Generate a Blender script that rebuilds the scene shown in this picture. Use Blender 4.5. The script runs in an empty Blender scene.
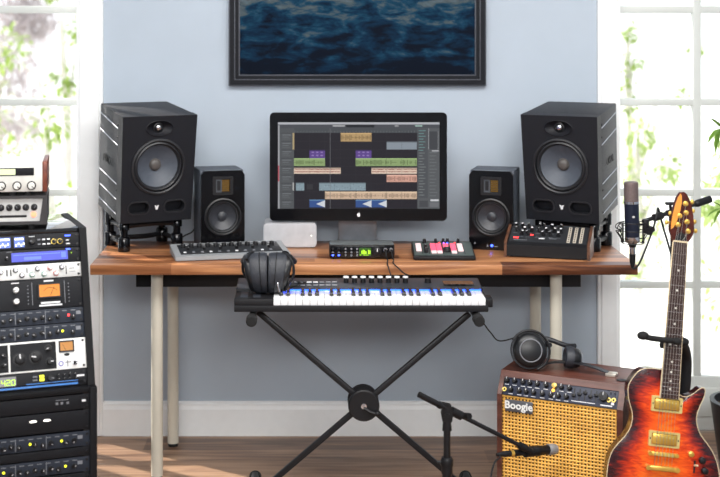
import bpy, bmesh, math, random
from mathutils import Matrix, Vector, Euler
from mathutils.geometry import tessellate_polygon
R = math.radians
PI = math.pi
rng = random.Random(7)
SC = bpy.context.scene
COL = SC.collection
F, CX, CY, H = 1341.0, 308.0, 20.0, 1.572      # focal length in pixels, principal point, lens height
def P(px, py, d):
    return Vector(((px-CX)*d/F, d, H-(py-CY)*d/F))

# ------------------------------------------------------------------ materials
def lin(c):
    return tuple(((x/255)/12.92 if x/255 <= .04045 else ((x/255+.055)/1.055)**2.4) for x in c)
MATS = {}
def mat(name, rgb, rough=.5, metal=0, var=.08, scale=30, emit=None, es=1, bump=0, coat=0, spec=.5, sheen=0):
    if name in MATS: return MATS[name]
    m = bpy.data.materials.new(name); m.use_nodes = True
    nt = m.node_tree; b = nt.nodes['Principled BSDF']
    c = lin(rgb)
    b.inputs['Roughness'].default_value = rough; b.inputs['Metallic'].default_value = metal
    b.inputs['Coat Weight'].default_value = coat
    b.inputs['Specular IOR Level'].default_value = spec
    tc = nt.nodes.new('ShaderNodeTexCoord'); nz = nt.nodes.new('ShaderNodeTexNoise')
    nz.inputs['Scale'].default_value = scale; nz.inputs['Detail'].default_value = 3
    nt.links.new(tc.outputs['Object'], nz.inputs['Vector'])
    rp = nt.nodes.new('ShaderNodeValToRGB')
    rp.color_ramp.elements[0].position = .3; rp.color_ramp.elements[1].position = .7
    rp.color_ramp.elements[0].color = tuple(max(0, x*(1-var)) for x in c)+(1,)
    rp.color_ramp.elements[1].color = tuple(min(1, x*(1+var)) for x in c)+(1,)
    nt.links.new(nz.outputs['Fac'], rp.inputs['Fac']); nt.links.new(rp.outputs['Color'], b.inputs['Base Color'])
    if bump:
        bp = nt.nodes.new('ShaderNodeBump'); bp.inputs['Strength'].default_value = bump; bp.inputs['Distance'].default_value = .002
        n2 = nt.nodes.new('ShaderNodeTexNoise'); n2.inputs['Scale'].default_value = 400
        nt.links.new(tc.outputs['Object'], n2.inputs['Vector'])
        nt.links.new(n2.outputs['Fac'], bp.inputs['Height']); nt.links.new(bp.outputs['Normal'], b.inputs['Normal'])
    if emit:
        b.inputs['Emission Color'].default_value = lin(emit)+(1,); b.inputs['Emission Strength'].default_value = es
    MATS[name] = m
    return m
def wood(name, c0, c1, c2, axis=0, plank=.0, rough=.4, fine=1.0, seam=.35):
    """wood grain running along an axis, optional planks across it"""
    if name in MATS: return MATS[name]
    m = bpy.data.materials.new(name); m.use_nodes = True
    nt = m.node_tree; b = nt.nodes['Principled BSDF']; N = nt.nodes.new; L = nt.links.new
    tc = N('ShaderNodeTexCoord'); mp = N('ShaderNodeMapping')
    s = [22*fine]*3; s[axis] = 1.6*fine
    mp.inputs['Scale'].default_value = s
    L(tc.outputs['Object'], mp.inputs['Vector'])
    nz = N('ShaderNodeTexNoise'); nz.inputs['Scale'].default_value = 1.6; nz.inputs['Detail'].default_value = 6; nz.inputs['Distortion'].default_value = .6
    L(mp.outputs['Vector'], nz.inputs['Vector'])
    rp = N('ShaderNodeValToRGB'); e = rp.color_ramp.elements
    e[0].position = .3; e[0].color = lin(c0)+(1,); e[1].position = .72; e[1].color = lin(c2)+(1,)
    k = e.new(.5); k.color = lin(c1)+(1,)
    src = nz.outputs['Fac']
    if plank:
        sx = N('ShaderNodeSeparateXYZ'); L(tc.outputs['Object'], sx.inputs[0])
        other = {0: 1, 1: 0, 2: 0}[axis]
        dv = N('ShaderNodeMath'); dv.operation = 'DIVIDE'; dv.inputs[1].default_value = plank; L(sx.outputs[other], dv.inputs[0])
        fl = N('ShaderNodeMath'); fl.operation = 'FLOOR'; L(dv.outputs[0], fl.inputs[0])
        wn = N('ShaderNodeTexWhiteNoise'); wn.noise_dimensions = '1D'; L(fl.outputs[0], wn.inputs['W'])
        # board ends along the grain: shift by a random amount per row
        ad = N('ShaderNodeMath'); ad.operation = 'MULTIPLY_ADD'; ad.inputs[1].default_value = .9
        L(sx.outputs[axis], ad.inputs[0]); L(wn.outputs['Value'], ad.inputs[2])
        f2 = N('ShaderNodeMath'); f2.operation = 'FLOOR'; L(ad.outputs[0], f2.inputs[0])
        w2 = N('ShaderNodeTexWhiteNoise'); w2.noise_dimensions = '2D'
        cb = N('ShaderNodeCombineXYZ'); L(fl.outputs[0], cb.inputs[0]); L(f2.outputs[0], cb.inputs[1]); L(cb.outputs[0], w2.inputs['Vector'])
        mx = N('ShaderNodeMath'); mx.operation = 'MULTIPLY_ADD'; mx.inputs[1].default_value = seam; L(w2.outputs['Value'], mx.inputs[0])
        sb = N('ShaderNodeMath'); sb.operation = 'SUBTRACT'; sb.inputs[1].default_value = seam/2; L(nz.outputs['Fac'], sb.inputs[0]); L(sb.outputs[0], mx.inputs[2])
        src = mx.outputs[0]
    L(src, rp.inputs['Fac']); L(rp.outputs['Color'], b.inputs['Base Color'])
    b.inputs['Roughness'].default_value = rough
    bp = N('ShaderNodeBump'); bp.inputs['Strength'].default_value = .15; bp.inputs['Distance'].default_value = .002
    L(nz.outputs['Fac'], bp.inputs['Height']); L(bp.outputs['Normal'], b.inputs['Normal'])
    MATS[name] = m
    return m
def attr_mat(name, rough=.5, emission=0.0):
    """colour from the face colour attribute 'Col' (printed or displayed artwork)"""
    if name in MATS: return MATS[name]
    m = bpy.data.materials.new(name); m.use_nodes = True
    nt = m.node_tree; b = nt.nodes['Principled BSDF']
    a = nt.nodes.new('ShaderNodeAttribute'); a.attribute_name = 'Col'
    if emission:
        b.inputs['Base Color'].default_value = (.004, .004, .005, 1); b.inputs['Specular IOR Level'].default_value = .15
        nt.links.new(a.outputs['Color'], b.inputs['Emission Color']); b.inputs['Emission Strength'].default_value = emission
    else:
        nt.links.new(a.outputs['Color'], b.inputs['Base Color'])
    b.inputs['Roughness'].default_value = rough
    MATS[name] = m
    return m
def glow(name, rgb, es):
    return mat(name, tuple(x*.4 for x in rgb), .4, emit=rgb, es=es)

# ------------------------------------------------------------------ mesh builder
class MB:
    def __init__(s, *mats):
        s.v, s.f, s.mi, s.mats, s.T, s.cols = [], [], [], list(mats), Matrix(), []
        s.col = (1, 1, 1)
    def m(s, mt):
        if mt is None: return 0
        if mt not in s.mats: s.mats.append(mt)
        return s.mats.index(mt)
    def add(s, vs, fs, mt=None):
        o = len(s.v); k = s.m(mt)
        s.v += [s.T @ Vector(p) for p in vs]
        for q in fs:
            s.f.append(tuple(i+o for i in q)); s.mi.append(k); s.cols.append(s.col)
        return s
    def box(s, x0, x1, y0, y1, z0, z1, mt=None, r=0, seg=2):
        if r <= 0:
            vs = [(x, y, z) for x in (x0, x1) for y in (y0, y1) for z in (z0, z1)]
            return s.add(vs, [(0, 1, 3, 2), (4, 6, 7, 5), (0, 4, 5, 1), (2, 3, 7, 6), (0, 2, 6, 4), (1, 5, 7, 3)], mt)
        bm = bmesh.new(); bmesh.ops.create_cube(bm, size=1)
        for v in bm.verts:
            v.co = ((x0+x1)/2+v.co.x*(x1-x0), (y0+y1)/2+v.co.y*(y1-y0), (z0+z1)/2+v.co.z*(z1-z0))
        r = min(r, .49*min(abs(x1-x0), abs(y1-y0), abs(z1-z0)))
        bmesh.ops.bevel(bm, geom=bm.edges[:], offset=r, segments=seg, affect='EDGES', profile=.5)
        return s.bm(bm, mt)
    def bm(s, bm, mt=None):
        bm.verts.index_update()
        s.add([v.co.copy() for v in bm.verts], [tuple(v.index for v in f.verts) for f in bm.faces], mt)
        bm.free(); return s
    def hexa(s, pts, mt=None, r=0):
        """8 points: bottom front-left, front-right, back-right, back-left, then the same on top"""
        fs = [(3, 2, 1, 0), (4, 5, 6, 7), (0, 1, 5, 4), (1, 2, 6, 5), (2, 3, 7, 6), (3, 0, 4, 7)]
        if r <= 0: return s.add(pts, fs, mt)
        bm = bmesh.new(); vs = [bm.verts.new(p) for p in pts]
        for q in fs: bm.faces.new([vs[i] for i in q])
        bmesh.ops.bevel(bm, geom=bm.edges[:], offset=r, segments=2, affect='EDGES', profile=.5)
        return s.bm(bm, mt)
    def cyl(s, p0, p1, r0, r1=None, n=16, mt=None, caps=True):
        p0, p1 = Vector(p0), Vector(p1); r1 = r0 if r1 is None else r1
        d = (p1-p0).normalized(); a = d.orthogonal().normalized(); b = d.cross(a)
        vs = []
        for p, r in ((p0, r0), (p1, r1)):
            vs += [p+(a*math.cos(2*PI*i/n)+b*math.sin(2*PI*i/n))*r for i in range(n)]
        fs = [(i, (i+1) % n, n+(i+1) % n, n+i) for i in range(n)]
        if caps: fs += [tuple(range(n))[::-1], tuple(range(n, 2*n))]
        return s.add(vs, fs, mt)
    def tube(s, pts, r, n=8, mt=None, smooth=0, closed=False):
        pts = [Vector(p) for p in pts]
        if smooth: pts = spline(pts, smooth, closed)
        N = len(pts); vs, fs = [], []
        prev = None
        for i, p in enumerate(pts):
            if closed: t = pts[(i+1) % N]-pts[i-1]
            else: t = pts[min(i+1, N-1)]-pts[max(i-1, 0)]
            t.normalize()
            a = t.orthogonal().normalized() if prev is None else (prev-t*prev.dot(t)).normalized()
            prev = a; b = t.cross(a)
            rr = r
            if isinstance(r, (list, tuple)):
                q = i/(N-1)*(len(r)-1); j0 = min(int(q), len(r)-2); rr = r[j0]+(r[j0+1]-r[j0])*(q-j0)
            vs += [p+(a*math.cos(2*PI*k/n)+b*math.sin(2*PI*k/n))*rr for k in range(n)]
        for i in range(N if closed else N-1):
            j = (i+1) % N
            fs += [(i*n+k, i*n+(k+1) % n, j*n+(k+1) % n, j*n+k) for k in range(n)]
        if not closed: fs += [tuple(range(n))[::-1], tuple(range((N-1)*n, N*n))]
        return s.add(vs, fs, mt)
    def lathe(s, prof, c=(0, 0, 0), axis='y', n=32, mt=None, sx=1, sz=1, cap=True):
        """prof: (radius, position along axis)"""
        vs, fs = [], []
        for r, h in prof:
            for i in range(n):
                a = 2*PI*i/n; u, w = r*math.cos(a)*sx, r*math.sin(a)*sz
                p = {'y': (u, h, w), 'z': (u, w, h), 'x': (h, u, w)}[axis]
                vs.append((p[0]+c[0], p[1]+c[1], p[2]+c[2]))
        for j in range(len(prof)-1):
            fs += [(j*n+i, j*n+(i+1) % n, (j+1)*n+(i+1) % n, (j+1)*n+i) for i in range(n)]
        if cap and prof[0][0] > 1e-6: fs.append(tuple(range(n))[::-1])
        if cap and prof[-1][0] > 1e-6: fs.append(tuple(range((len(prof)-1)*n, len(prof)*n)))
        return s.add(vs, fs, mt)
    def ring(s, prof, c=(0, 0, 0), axis='y', n=32, mt=None):
        """closed cross-section swept round the axis"""
        vs, fs = [], []; K = len(prof)
        for r, h in prof:
            for i in range(n):
                a = 2*PI*i/n; u, w = r*math.cos(a), r*math.sin(a)
                p = {'y': (u, h, w), 'z': (u, w, h), 'x': (h, u, w)}[axis]
                vs.append((p[0]+c[0], p[1]+c[1], p[2]+c[2]))
        for j in range(K):
            q = (j+1) % K
            fs += [(j*n+i, j*n+(i+1) % n, q*n+(i+1) % n, q*n+i) for i in range(n)]
        return s.add(vs, fs, mt)
    def torus(s, R_, r, c=(0, 0, 0), axis='y', n=32, k=8, mt=None):
        return s.ring([(R_+r*math.cos(2*PI*j/k), r*math.sin(2*PI*j/k)) for j in range(k)], c, axis, n, mt)
    def ball(s, c, r, mt=None, n=12, k=8, sc=(1, 1, 1)):
        prof = [(max(0, r*math.sin(PI*j/k)), -r*math.cos(PI*j/k)) for j in range(k+1)]
        vs, fs = [], []
        for rr, h in prof:
            for i in range(n):
                a = 2*PI*i/n
                vs.append((c[0]+rr*math.cos(a)*sc[0], c[1]+rr*math.sin(a)*sc[1], c[2]+h*sc[2]))
        for j in range(k):
            fs += [(j*n+i, j*n+(i+1) % n, (j+1)*n+(i+1) % n, (j+1)*n+i) for i in range(n)]
        return s.add(vs, fs, mt)
    def plate(s, outline, holes, y0, y1, mt=None, back=True, plane='xz'):
        """flat plate of (x,z) outline with holes, front at y0 and back at y1"""
        loops = [[Vector((a, b, 0)) for a, b in lp] for lp in [outline]+list(holes)]
        flat = [p for lp in loops for p in lp]
        tris = tessellate_polygon(loops)
        def q(a, b, y): return (a, y, b) if plane == 'xz' else ((a, b, y) if plane == 'xy' else (y, a, b))
        n = len(flat)
        vs = [q(p.x, p.y, y0) for p in flat]+[q(p.x, p.y, y1) for p in flat]
        fs = [tuple(t) for t in tris]
        if back: fs += [tuple(i+n for i in t[::-1]) for t in tris]
        o = 0
        for lp in loops:
            k = len(lp)
            fs += [(o+i, o+(i+1) % k, n+o+(i+1) % k, n+o+i) for i in range(k)]
            o += k
        return s.add(vs, fs, mt)
    def quad(s, x0, x1, z0, z1, y, mt=None):
        return s.add([(x0, y, z0), (x1, y, z0), (x1, y, z1), (x0, y, z1)], [(0, 1, 2, 3)], mt)
    def text(s, string, size, M, mt=None, depth=.0004, bold=0, shear=0):
        cu = bpy.data.curves.new('t', 'FONT'); cu.body = string; cu.size = size; cu.extrude = depth; cu.offset = bold; cu.shear = shear
        cu.align_x = 'CENTER'; cu.align_y = 'CENTER'; cu.resolution_u = 3
        o = bpy.data.objects.new('t', cu); COL.objects.link(o)
        dg = bpy.context.evaluated_depsgraph_get(); dg.update()
        me = bpy.data.meshes.new_from_object(o.evaluated_get(dg))
        T0 = s.T; s.T = T0 @ M
        s.add([v.co.copy() for v in me.vertices], [tuple(p.vertices) for p in me.polygons], mt)
        s.T = T0
        bpy.data.objects.remove(o); bpy.data.curves.remove(cu); bpy.data.meshes.remove(me)
        return s
    def mesh(s, name, smooth=40, fix=True):
        me = bpy.data.meshes.new(name)
        me.from_pydata([tuple(p) for p in s.v], [], s.f)
        for mt in s.mats: me.materials.append(mt)
        me.polygons.foreach_set('material_index', s.mi)
        if any(c != (1, 1, 1) for c in s.cols):
            at = me.color_attributes.new('Col', 'FLOAT_COLOR', 'CORNER')
            k = 0
            for p, c in zip(me.polygons, s.cols):
                for _ in p.loop_indices:
                    at.data[k].color = tuple(c)+(1,); k += 1
        if fix:
            bm = bmesh.new(); bm.from_mesh(me); bmesh.ops.recalc_face_normals(bm, faces=bm.faces); bm.to_mesh(me); bm.free()
        if smooth:
            me.polygons.foreach_set('use_smooth', [True]*len(me.polygons))
            me.set_sharp_from_angle(angle=R(smooth))
        me.update()
        return me
TXT = Matrix(((1, 0, 0, 0), (0, 0, -1, 0), (0, 1, 0, 0), (0, 0, 0, 1)))   # text drawn in xy turned to face -y
def spline(pts, k=6, closed=False):
    out = []; n = len(pts)
    for i in range(n if closed else n-1):
        g = (lambda j: pts[j % n]) if closed else (lambda j: pts[max(0, min(n-1, j))])
        p0, p1, p2, p3 = g(i-1), g(i), g(i+1), g(i+2)
        for j in range(k):
            t = j/k
            out.append(.5*((2*p1)+(p2-p0)*t+(2*p0-5*p1+4*p2-p3)*t*t+(3*p1-p0-3*p2+p3)*t**3))
    if not closed: out.append(pts[-1].copy())
    return out
def circ(cx, cz, r, n=32, rz=None):
    return [(cx+r*math.cos(2*PI*i/n), cz+(rz or r)*math.sin(2*PI*i/n)) for i in range(n)]
def rrect(x0, x1, z0, z1, r, n=5):
    o = []
    for cx, cz, a in ((x1-r, z1-r, 0), (x0+r, z1-r, 90), (x0+r, z0+r, 180), (x1-r, z0+r, 270)):
        o += [(cx+r*math.cos(R(a+90*i/n)), cz+r*math.sin(R(a+90*i/n))) for i in range(n+1)]
    return o

# ------------------------------------------------------------------ objects
def thing(name, label, cat, loc=(0, 0, 0), rot=(0, 0, 0), group=None):
    o = bpy.data.objects.new(name, None); COL.objects.link(o)
    o.empty_display_size = .05
    o.location = loc; o.rotation_euler = rot
    o['label'] = label; o['category'] = cat
    if group: o['group'] = group
    return o
def part(name, mb, parent, label=None, smooth=40):
    o = bpy.data.objects.new(name, mb.mesh(name, smooth)); COL.objects.link(o); o.parent = parent
    if label: o['label'] = label
    return o
def solo(name, mb, label, cat, group=None, loc=(0, 0, 0), smooth=40):
    o = bpy.data.objects.new(name, mb.mesh(name, smooth)); COL.objects.link(o); o.location = loc
    o['label'] = label; o['category'] = cat
    if group: o['group'] = group
    return o
def struct(name, mb, smooth=0, parent=None):
    o = bpy.data.objects.new(name, mb.mesh(name, smooth)); COL.objects.link(o)
    if parent: o.parent = parent
    else: o['kind'] = 'structure'
    return o
def each(name, mbs, parent, label=None):
    for q in mbs: part(name, q, parent, label)
def feet(parent, spots, z0, z1, r):
    for x, y in spots: part('rubber_foot', MB(M_rubber).cyl((x, y, z0), (x, y, z1), r, n=12), parent)
def merge(o, mb):
    """adds printed marks to an existing part's own mesh"""
    me = o.data; bm = bmesh.new(); bm.from_mesh(me)
    mats = list(me.materials); idx = []
    for mt in mb.mats:
        if mt not in mats: mats.append(mt); me.materials.append(mt)
        idx.append(mats.index(mt))
    vs = [bm.verts.new(p) for p in mb.v]
    for f, k in zip(mb.f, mb.mi): bm.faces.new([vs[i] for i in f]).material_index = idx[k]
    bm.to_mesh(me); bm.free(); me.update()
CACHE = {}
def inst(name, key, fn, parent, loc, rot=(0, 0, 0), sc=None, label=None):
    """a repeated small part: own object, shared mesh data"""
    if key not in CACHE:
        mb = MB(); fn(mb); CACHE[key] = mb.mesh(name)
    o = bpy.data.objects.new(name, CACHE[key]); COL.objects.link(o)
    o.parent = parent; o.location = loc; o.rotation_euler = rot
    if sc: o.scale = sc
    if label: o['label'] = label
    return o

# ------------------------------------------------------------------ palette
M_black = mat('black_satin', (20, 20, 23), .45, spec=.35)
M_blackm = mat('black_matte', (26, 26, 29), .7, bump=.2)
M_gloss = mat('black_gloss', (10, 10, 13), .15, spec=.4)
M_rubber = mat('rubber', (18, 18, 19), .85)
M_steel = mat('black_steel', (24, 24, 27), .42, spec=.35)
M_chrome = mat('chrome', (205, 205, 210), .2, metal=1)
M_alu = mat('brushed_aluminium', (200, 200, 202), .38, metal=.85)
M_silver = mat('silver_panel', (205, 205, 203), .45, metal=.3)
M_gold = mat('gold_plate', (232, 190, 92), .3, metal=.72)
M_white = mat('white_paint', (238, 238, 236), .5)
M_wprint = mat('white_print', (225, 225, 228), .6)
M_gprint = mat('grey_print', (120, 122, 128), .6)
M_leather = mat('black_leather', (34, 36, 41), .42, bump=.35)
M_blue = glow('blue_led', (60, 90, 255), 6)
M_red = glow('red_led', (255, 50, 50), 5)
M_yel = glow('yellow_led', (220, 220, 40), 3)
M_grn = glow('green_led', (170, 230, 40), 2)
M_amb = glow('amber_meter', (255, 150, 30), .9)
M_wht = glow('white_led', (255, 250, 240), 3)
M_cable = mat('black_cable', (20, 20, 22), .55)

def knob_fn(r, h, body, mark, skirt=None):
    def fn(b):
        if skirt: b.lathe([(0, 0), (r*1.3, 0), (r*1.3, -h*.15), (r, -h*.2)], mt=skirt, n=14)
        b.lathe([(r, 0), (r*.95, -h*.9), (r*.8, -h), (0, -h)], mt=body, n=14)
        b.box(-r*.1, r*.1, -h*1.06, -h*.9, r*.1, r*.95, mark)
    return fn
# ================================================================== THE ROOM
WY = 5.085                     # back wall
XL, XR, CEIL = -2.2, 2.9, 2.75
M_wall = mat('wall_paint', (176, 187, 199), .75, var=.02, scale=6)
M_trim = mat('trim_paint', (244, 245, 245), .45, var=.015)
M_ceil = mat('ceiling_paint', (235, 235, 233), .8, var=.02)
M_floor = wood('floor_boards', (92, 68, 52), (130, 99, 78), (164, 132, 106), axis=0, plank=.14, rough=.42, seam=.3)
M_desk = wood('walnut_top', (82, 46, 28), (142, 90, 58), (192, 134, 90), axis=0, plank=.062, rough=.3, seam=.42)
DL = (-1.485, -.875)           # left door opening (glass part -1.18 muntin)
DR = (1.18, 1.79)
DT = 2.13
wb = MB(M_wall)
for x0, x1, z0, z1 in ((XL, DL[0]-.1, 0, CEIL), (DL[1]+.1, DR[0]-.085, 0, CEIL), (DR[1]+.1, XR, 0, CEIL),
                       (DL[0]-.1, DL[1]+.1, DT+.1, CEIL), (DR[0]-.085, DR[1]+.1, DT+.1, CEIL)):
    wb.box(x0, x1, WY, WY+.12, z0, z1)
struct('wall_back', wb)
struct('wall_left', MB(M_wall).box(XL-.1, XL, -1.2, WY+.12, 0, CEIL))
struct('wall_right', MB(M_wall).box(XR, XR+.1, -1.2, WY+.12, 0, CEIL))
struct('wall_front', MB(M_wall).box(XL-.1, XR+.1, -1.4, -1.2, 0, CEIL))
struct('ceiling', MB(M_ceil).box(XL-.1, XR+.1, -1.2, WY+.12, CEIL, CEIL+.1))
struct('floor', MB(M_floor).box(XL-.1, XR+.1, -1.6, WY+.12, -.1, 0))
def skirting(name, x0, x1):
    b = MB(M_trim)
    prof = [(0, 0), (-.02, 0), (-.02, .1), (-.014, .113), (-.014, .119), (-.007, .1286), (0, .1286)]
    vs = [(x, WY+a, z) for x in (x0, x1) for a, z in prof]; n = len(prof)
    b.add(vs, [(i, (i+1) % n, n+(i+1) % n, n+i) for i in range(n)]+[tuple(range(n)), tuple(range(n, 2*n))])
    struct(name, b)
skirting('baseboard_back', DL[1]+.1, DR[0]-.085)
skirting('baseboard_left', XL, DL[0]-.1)
skirting('baseboard_right', DR[1]+.1, XR)
def casing(name, x0, x1, wl, wr):
    """door surround round an opening"""
    b = MB(M_trim)
    for a, c in ((x0-wl, x0), (x1, x1+wr)):
        b.box(a, c, WY-.022, WY+.125, 0, DT+.1, r=.004)
        b.box(a+.012, c-.012, WY-.03, WY-.018, .002, DT+.09, r=.004)
    b.box(x0-wl, x1+wr, WY-.022, WY+.125, DT, DT+.1, r=.004)
    struct(name, b)
casing('trim_1', DL[0], DL[1], .1, .1)
casing('trim_2', DR[0], DR[1], .085, .1)
M_glass = bpy.data.materials.new('window_glass'); M_glass.use_nodes = True
nt = M_glass.node_tree; nt.nodes.remove(nt.nodes['Principled BSDF'])
_t = nt.nodes.new('ShaderNodeBsdfTransparent'); _g = nt.nodes.new('ShaderNodeBsdfGlossy'); _g.inputs['Roughness'].default_value = .02
_lw = nt.nodes.new('ShaderNodeLayerWeight'); _pw = nt.nodes.new('ShaderNodeMath'); _pw.operation = 'POWER'; _pw.inputs[1].default_value = 5; nt.links.new(_lw.outputs['Facing'], _pw.inputs[0]); _fr = nt.nodes.new('ShaderNodeMath'); _fr.operation = 'MULTIPLY_ADD'; _fr.inputs[1].default_value = .5; _fr.inputs[2].default_value = .025; nt.links.new(_pw.outputs[0], _fr.inputs[0]); _mx = nt.nodes.new('ShaderNodeMixShader')
nt.links.new(_fr.outputs[0], _mx.inputs[0]); nt.links.new(_t.outputs[0], _mx.inputs[1]); nt.links.new(_g.outputs[0], _mx.inputs[2])
nt.links.new(_mx.outputs[0], nt.nodes['Material Output'].inputs['Surface'])
M_muntin = mat('muntin_paint', (206, 210, 206), .5, var=.015)
def french_door(name, x0, x1, mid):
    root = bpy.data.objects.new(name, None); COL.objects.link(root); root['kind'] = 'structure'
    y0, y1 = WY+.03, WY+.075
    b = MB(M_muntin)
    b.box(x0, x1, y0, y1, .01, .214, r=.004)
    b.box(x0+.05, x1-.05, y0-.006, y0+.01, .06, .17, r=.005)
    b.box(x0, x1, y0, y1, 1.97, DT, r=.004)
    o = struct('door_rail', b, 40, root)
    m_ = MB(M_muntin)
    for z in (.561, .913, 1.258, 1.612): m_.box(x0, x1, y0+.004, y1-.004, z-.014, z+.014, r=.004)
    for x in mid: m_.box(x-.016, x+.016, y0+.002, y1-.002, .21, 1.98, r=.004)
    struct('door_muntins', m_, 40, root)
    struct('door_glass', MB(M_glass).box(x0, x1, y0+.02, y0+.024, .2, 1.98), 0, root)
french_door('door_1', DL[0], DL[1], (-1.21,))
french_door('door_2', DR[0], DR[1], (1.485,))

# ---- outside
M_stone = mat('pale_terrace', (235, 233, 226), .8, var=.05, scale=3)
struct('ground', MB(M_stone).box(-14, 14, WY+.125, 30, -.25, -.12))
def leaf_mat(name, rgb, tr=.5):
    if name in MATS: return MATS[name]
    m = bpy.data.materials.new(name); m.use_nodes = True; nt = m.node_tree; b = nt.nodes['Principled BSDF']
    tc = nt.nodes.new('ShaderNodeTexCoord'); nz = nt.nodes.new('ShaderNodeTexNoise'); nz.inputs['Scale'].default_value = 9
    nt.links.new(tc.outputs['Object'], nz.inputs['Vector'])
    rp = nt.nodes.new('ShaderNodeValToRGB'); c = lin(rgb)
    rp.color_ramp.elements[0].position = .35; rp.color_ramp.elements[1].position = .65
    rp.color_ramp.elements[0].color = tuple(x*.8 for x in c)+(1,); rp.color_ramp.elements[1].color = tuple(min(1, x*1.15) for x in c)+(1,)
    nt.links.new(nz.outputs['Fac'], rp.inputs['Fac']); nt.links.new(rp.outputs['Color'], b.inputs['Base Color'])
    b.inputs['Roughness'].default_value = .5
    t = nt.nodes.new('ShaderNodeBsdfTranslucent'); nt.links.new(rp.outputs['Color'], t.inputs['Color'])
    mx = nt.nodes.new('ShaderNodeMixShader'); mx.inputs[0].default_value = tr
    nt.links.new(b.outputs[0], mx.inputs[1]); nt.links.new(t.outputs[0], mx.inputs[2])
    nt.links.new(mx.outputs[0], nt.nodes['Material Output'].inputs['Surface'])
    MATS[name] = m; return m
M_leaf1 = leaf_mat('spring_leaf', (150, 172, 82)); M_leaf2 = leaf_mat('pale_leaf', (176, 194, 122)); M_leaf3 = leaf_mat('blossom', (206, 197, 196))
M_leaf4 = leaf_mat('palm_leaf', (120, 160, 60), .4)
M_bark = mat('pale_bark', (214, 207, 198), .9)
def leaf(b, p, d, L, w, mt):
    d = Vector(d).normalized(); sd = d.cross(Vector((0, 0, 1)))
    if sd.length < .1: sd = Vector((1, 0, 0))
    sd.normalize(); up = sd.cross(d)
    p = Vector(p)
    a = p+d*L*.3; c = p+d*L*.7
    vs = [p, a+sd*w*.5+up*w*.15, a, a-sd*w*.5+up*w*.15, c+sd*w*.38+up*w*.1-up*L*.05, c-up*L*.05, c-sd*w*.38+up*w*.1-up*L*.05, p+d*L-up*L*.16]
    b.add(vs, [(0, 2, 1), (0, 3, 2), (1, 2, 5, 4), (2, 3, 6, 5), (4, 5, 7), (5, 6, 7)], mt)
def tree(name, label, cat, x, y, trunk, blobs, n, size, mt, seed, group=None):
    rg = random.Random(seed)
    t = thing(name, label, cat, (x, y, -.12), group=group)
    tb = MB(M_bark); lb = MB(mt); n = int(n*1.7); size *= .72
    top = max(bz for _, _, bz, _ in blobs)
    if trunk:
        tb.tube([(0, 0, 0), (.03, .02, top*.4), (-.02, 0, top*.8), (0, 0, top+.1)], [trunk, trunk*.8, trunk*.5, trunk*.2], mt=M_bark, smooth=4)
    for bx, by, bz, br in blobs:
        tb.tube([(0, 0, max(.02, bz*.45)), (bx*.5, by*.5, bz*.85), (bx, by, bz)], [.014, .01, .004], n=6, mt=M_bark)
        for _ in range(n):
            q = Vector((rg.gauss(0, 1), rg.gauss(0, 1), rg.gauss(0, 1))).normalized()*br*rg.random()**.45
            dd = q.normalized()+Vector((rg.uniform(-.8, .8), rg.uniform(-.8, .8), rg.uniform(-1, .2)))
            leaf(lb, (bx+q.x, by+q.y, bz+q.z), dd, size*rg.uniform(.7, 1.3), size*.5, mt)
    part('branches', tb, t); part('foliage', lb, t, smooth=0)
tree('blossom_tree', 'blurred greyish pink blossom tree beyond the left glass door', 'tree', -2.5, 10.6, .07, [(.1, 0, 1.5, .38), (-.15, .1, 2.1, .45), (.2, 0, .95, .3), (.28, .1, 1.75, .22)], 620, .07, M_leaf3, 3)
tree('garden_shrub', 'fresh green garden shrub low beyond the left glass door, behind the rack gear', 'shrub', -1.62, 8.4, .03, [(.0, 0, 1.05, .14), (-.2, 0, .8, .16), (.08, 0, .45, .22), (-.3, .1, .4, .2)], 60, .085, M_leaf1, 4)
tree('young_tree', 'thin young tree with bright green leaves high beyond the left glass door', 'tree', -1.66, 9.2, .025, [(.1, 0, 1.62, .12), (.0, 0, 1.3, .12), (-.38, 0, 1.5, .16), (-.55, 0, 1.12, .2), (-.1, .1, 1.95, .12)], 46, .085, M_leaf1, 5)
tree('hanging_birch', 'slim birch with trailing green twigs beyond the top of the right glass door', 'tree', 2.06, 8.6, .02, [(.0, 0, 1.62, .06), (.02, 0, 1.45, .07), (-.02, 0, 1.3, .06), (0, 0, 1.15, .06), (.34, 0, 1.2, .05), (.43, 0, 1.5, .05)], 30, .06, M_leaf1, 6)
tree('garden_shrub', 'pale green shrub beyond the right glass door, behind the studio microphone', 'shrub', 2.05, 8.3, .02, [(.0, 0, 1.0, .12), (-.05, 0, .7, .15), (.08, 0, .45, .16), (0, .1, .2, .2), (.2, 0, .78, .1)], 60, .075, M_leaf2, 8)
tree('garden_shrub', 'pale green shrub beyond the right glass door, right of the guitar neck', 'shrub', 2.2, 7.0, .02, [(.0, 0, .95, .14), (.05, 0, .6, .15), (.0, 0, .3, .2), (-.12, 0, .75, .1), (.12, .1, 1.2, .1)], 65, .075, M_leaf2, 9)

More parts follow.
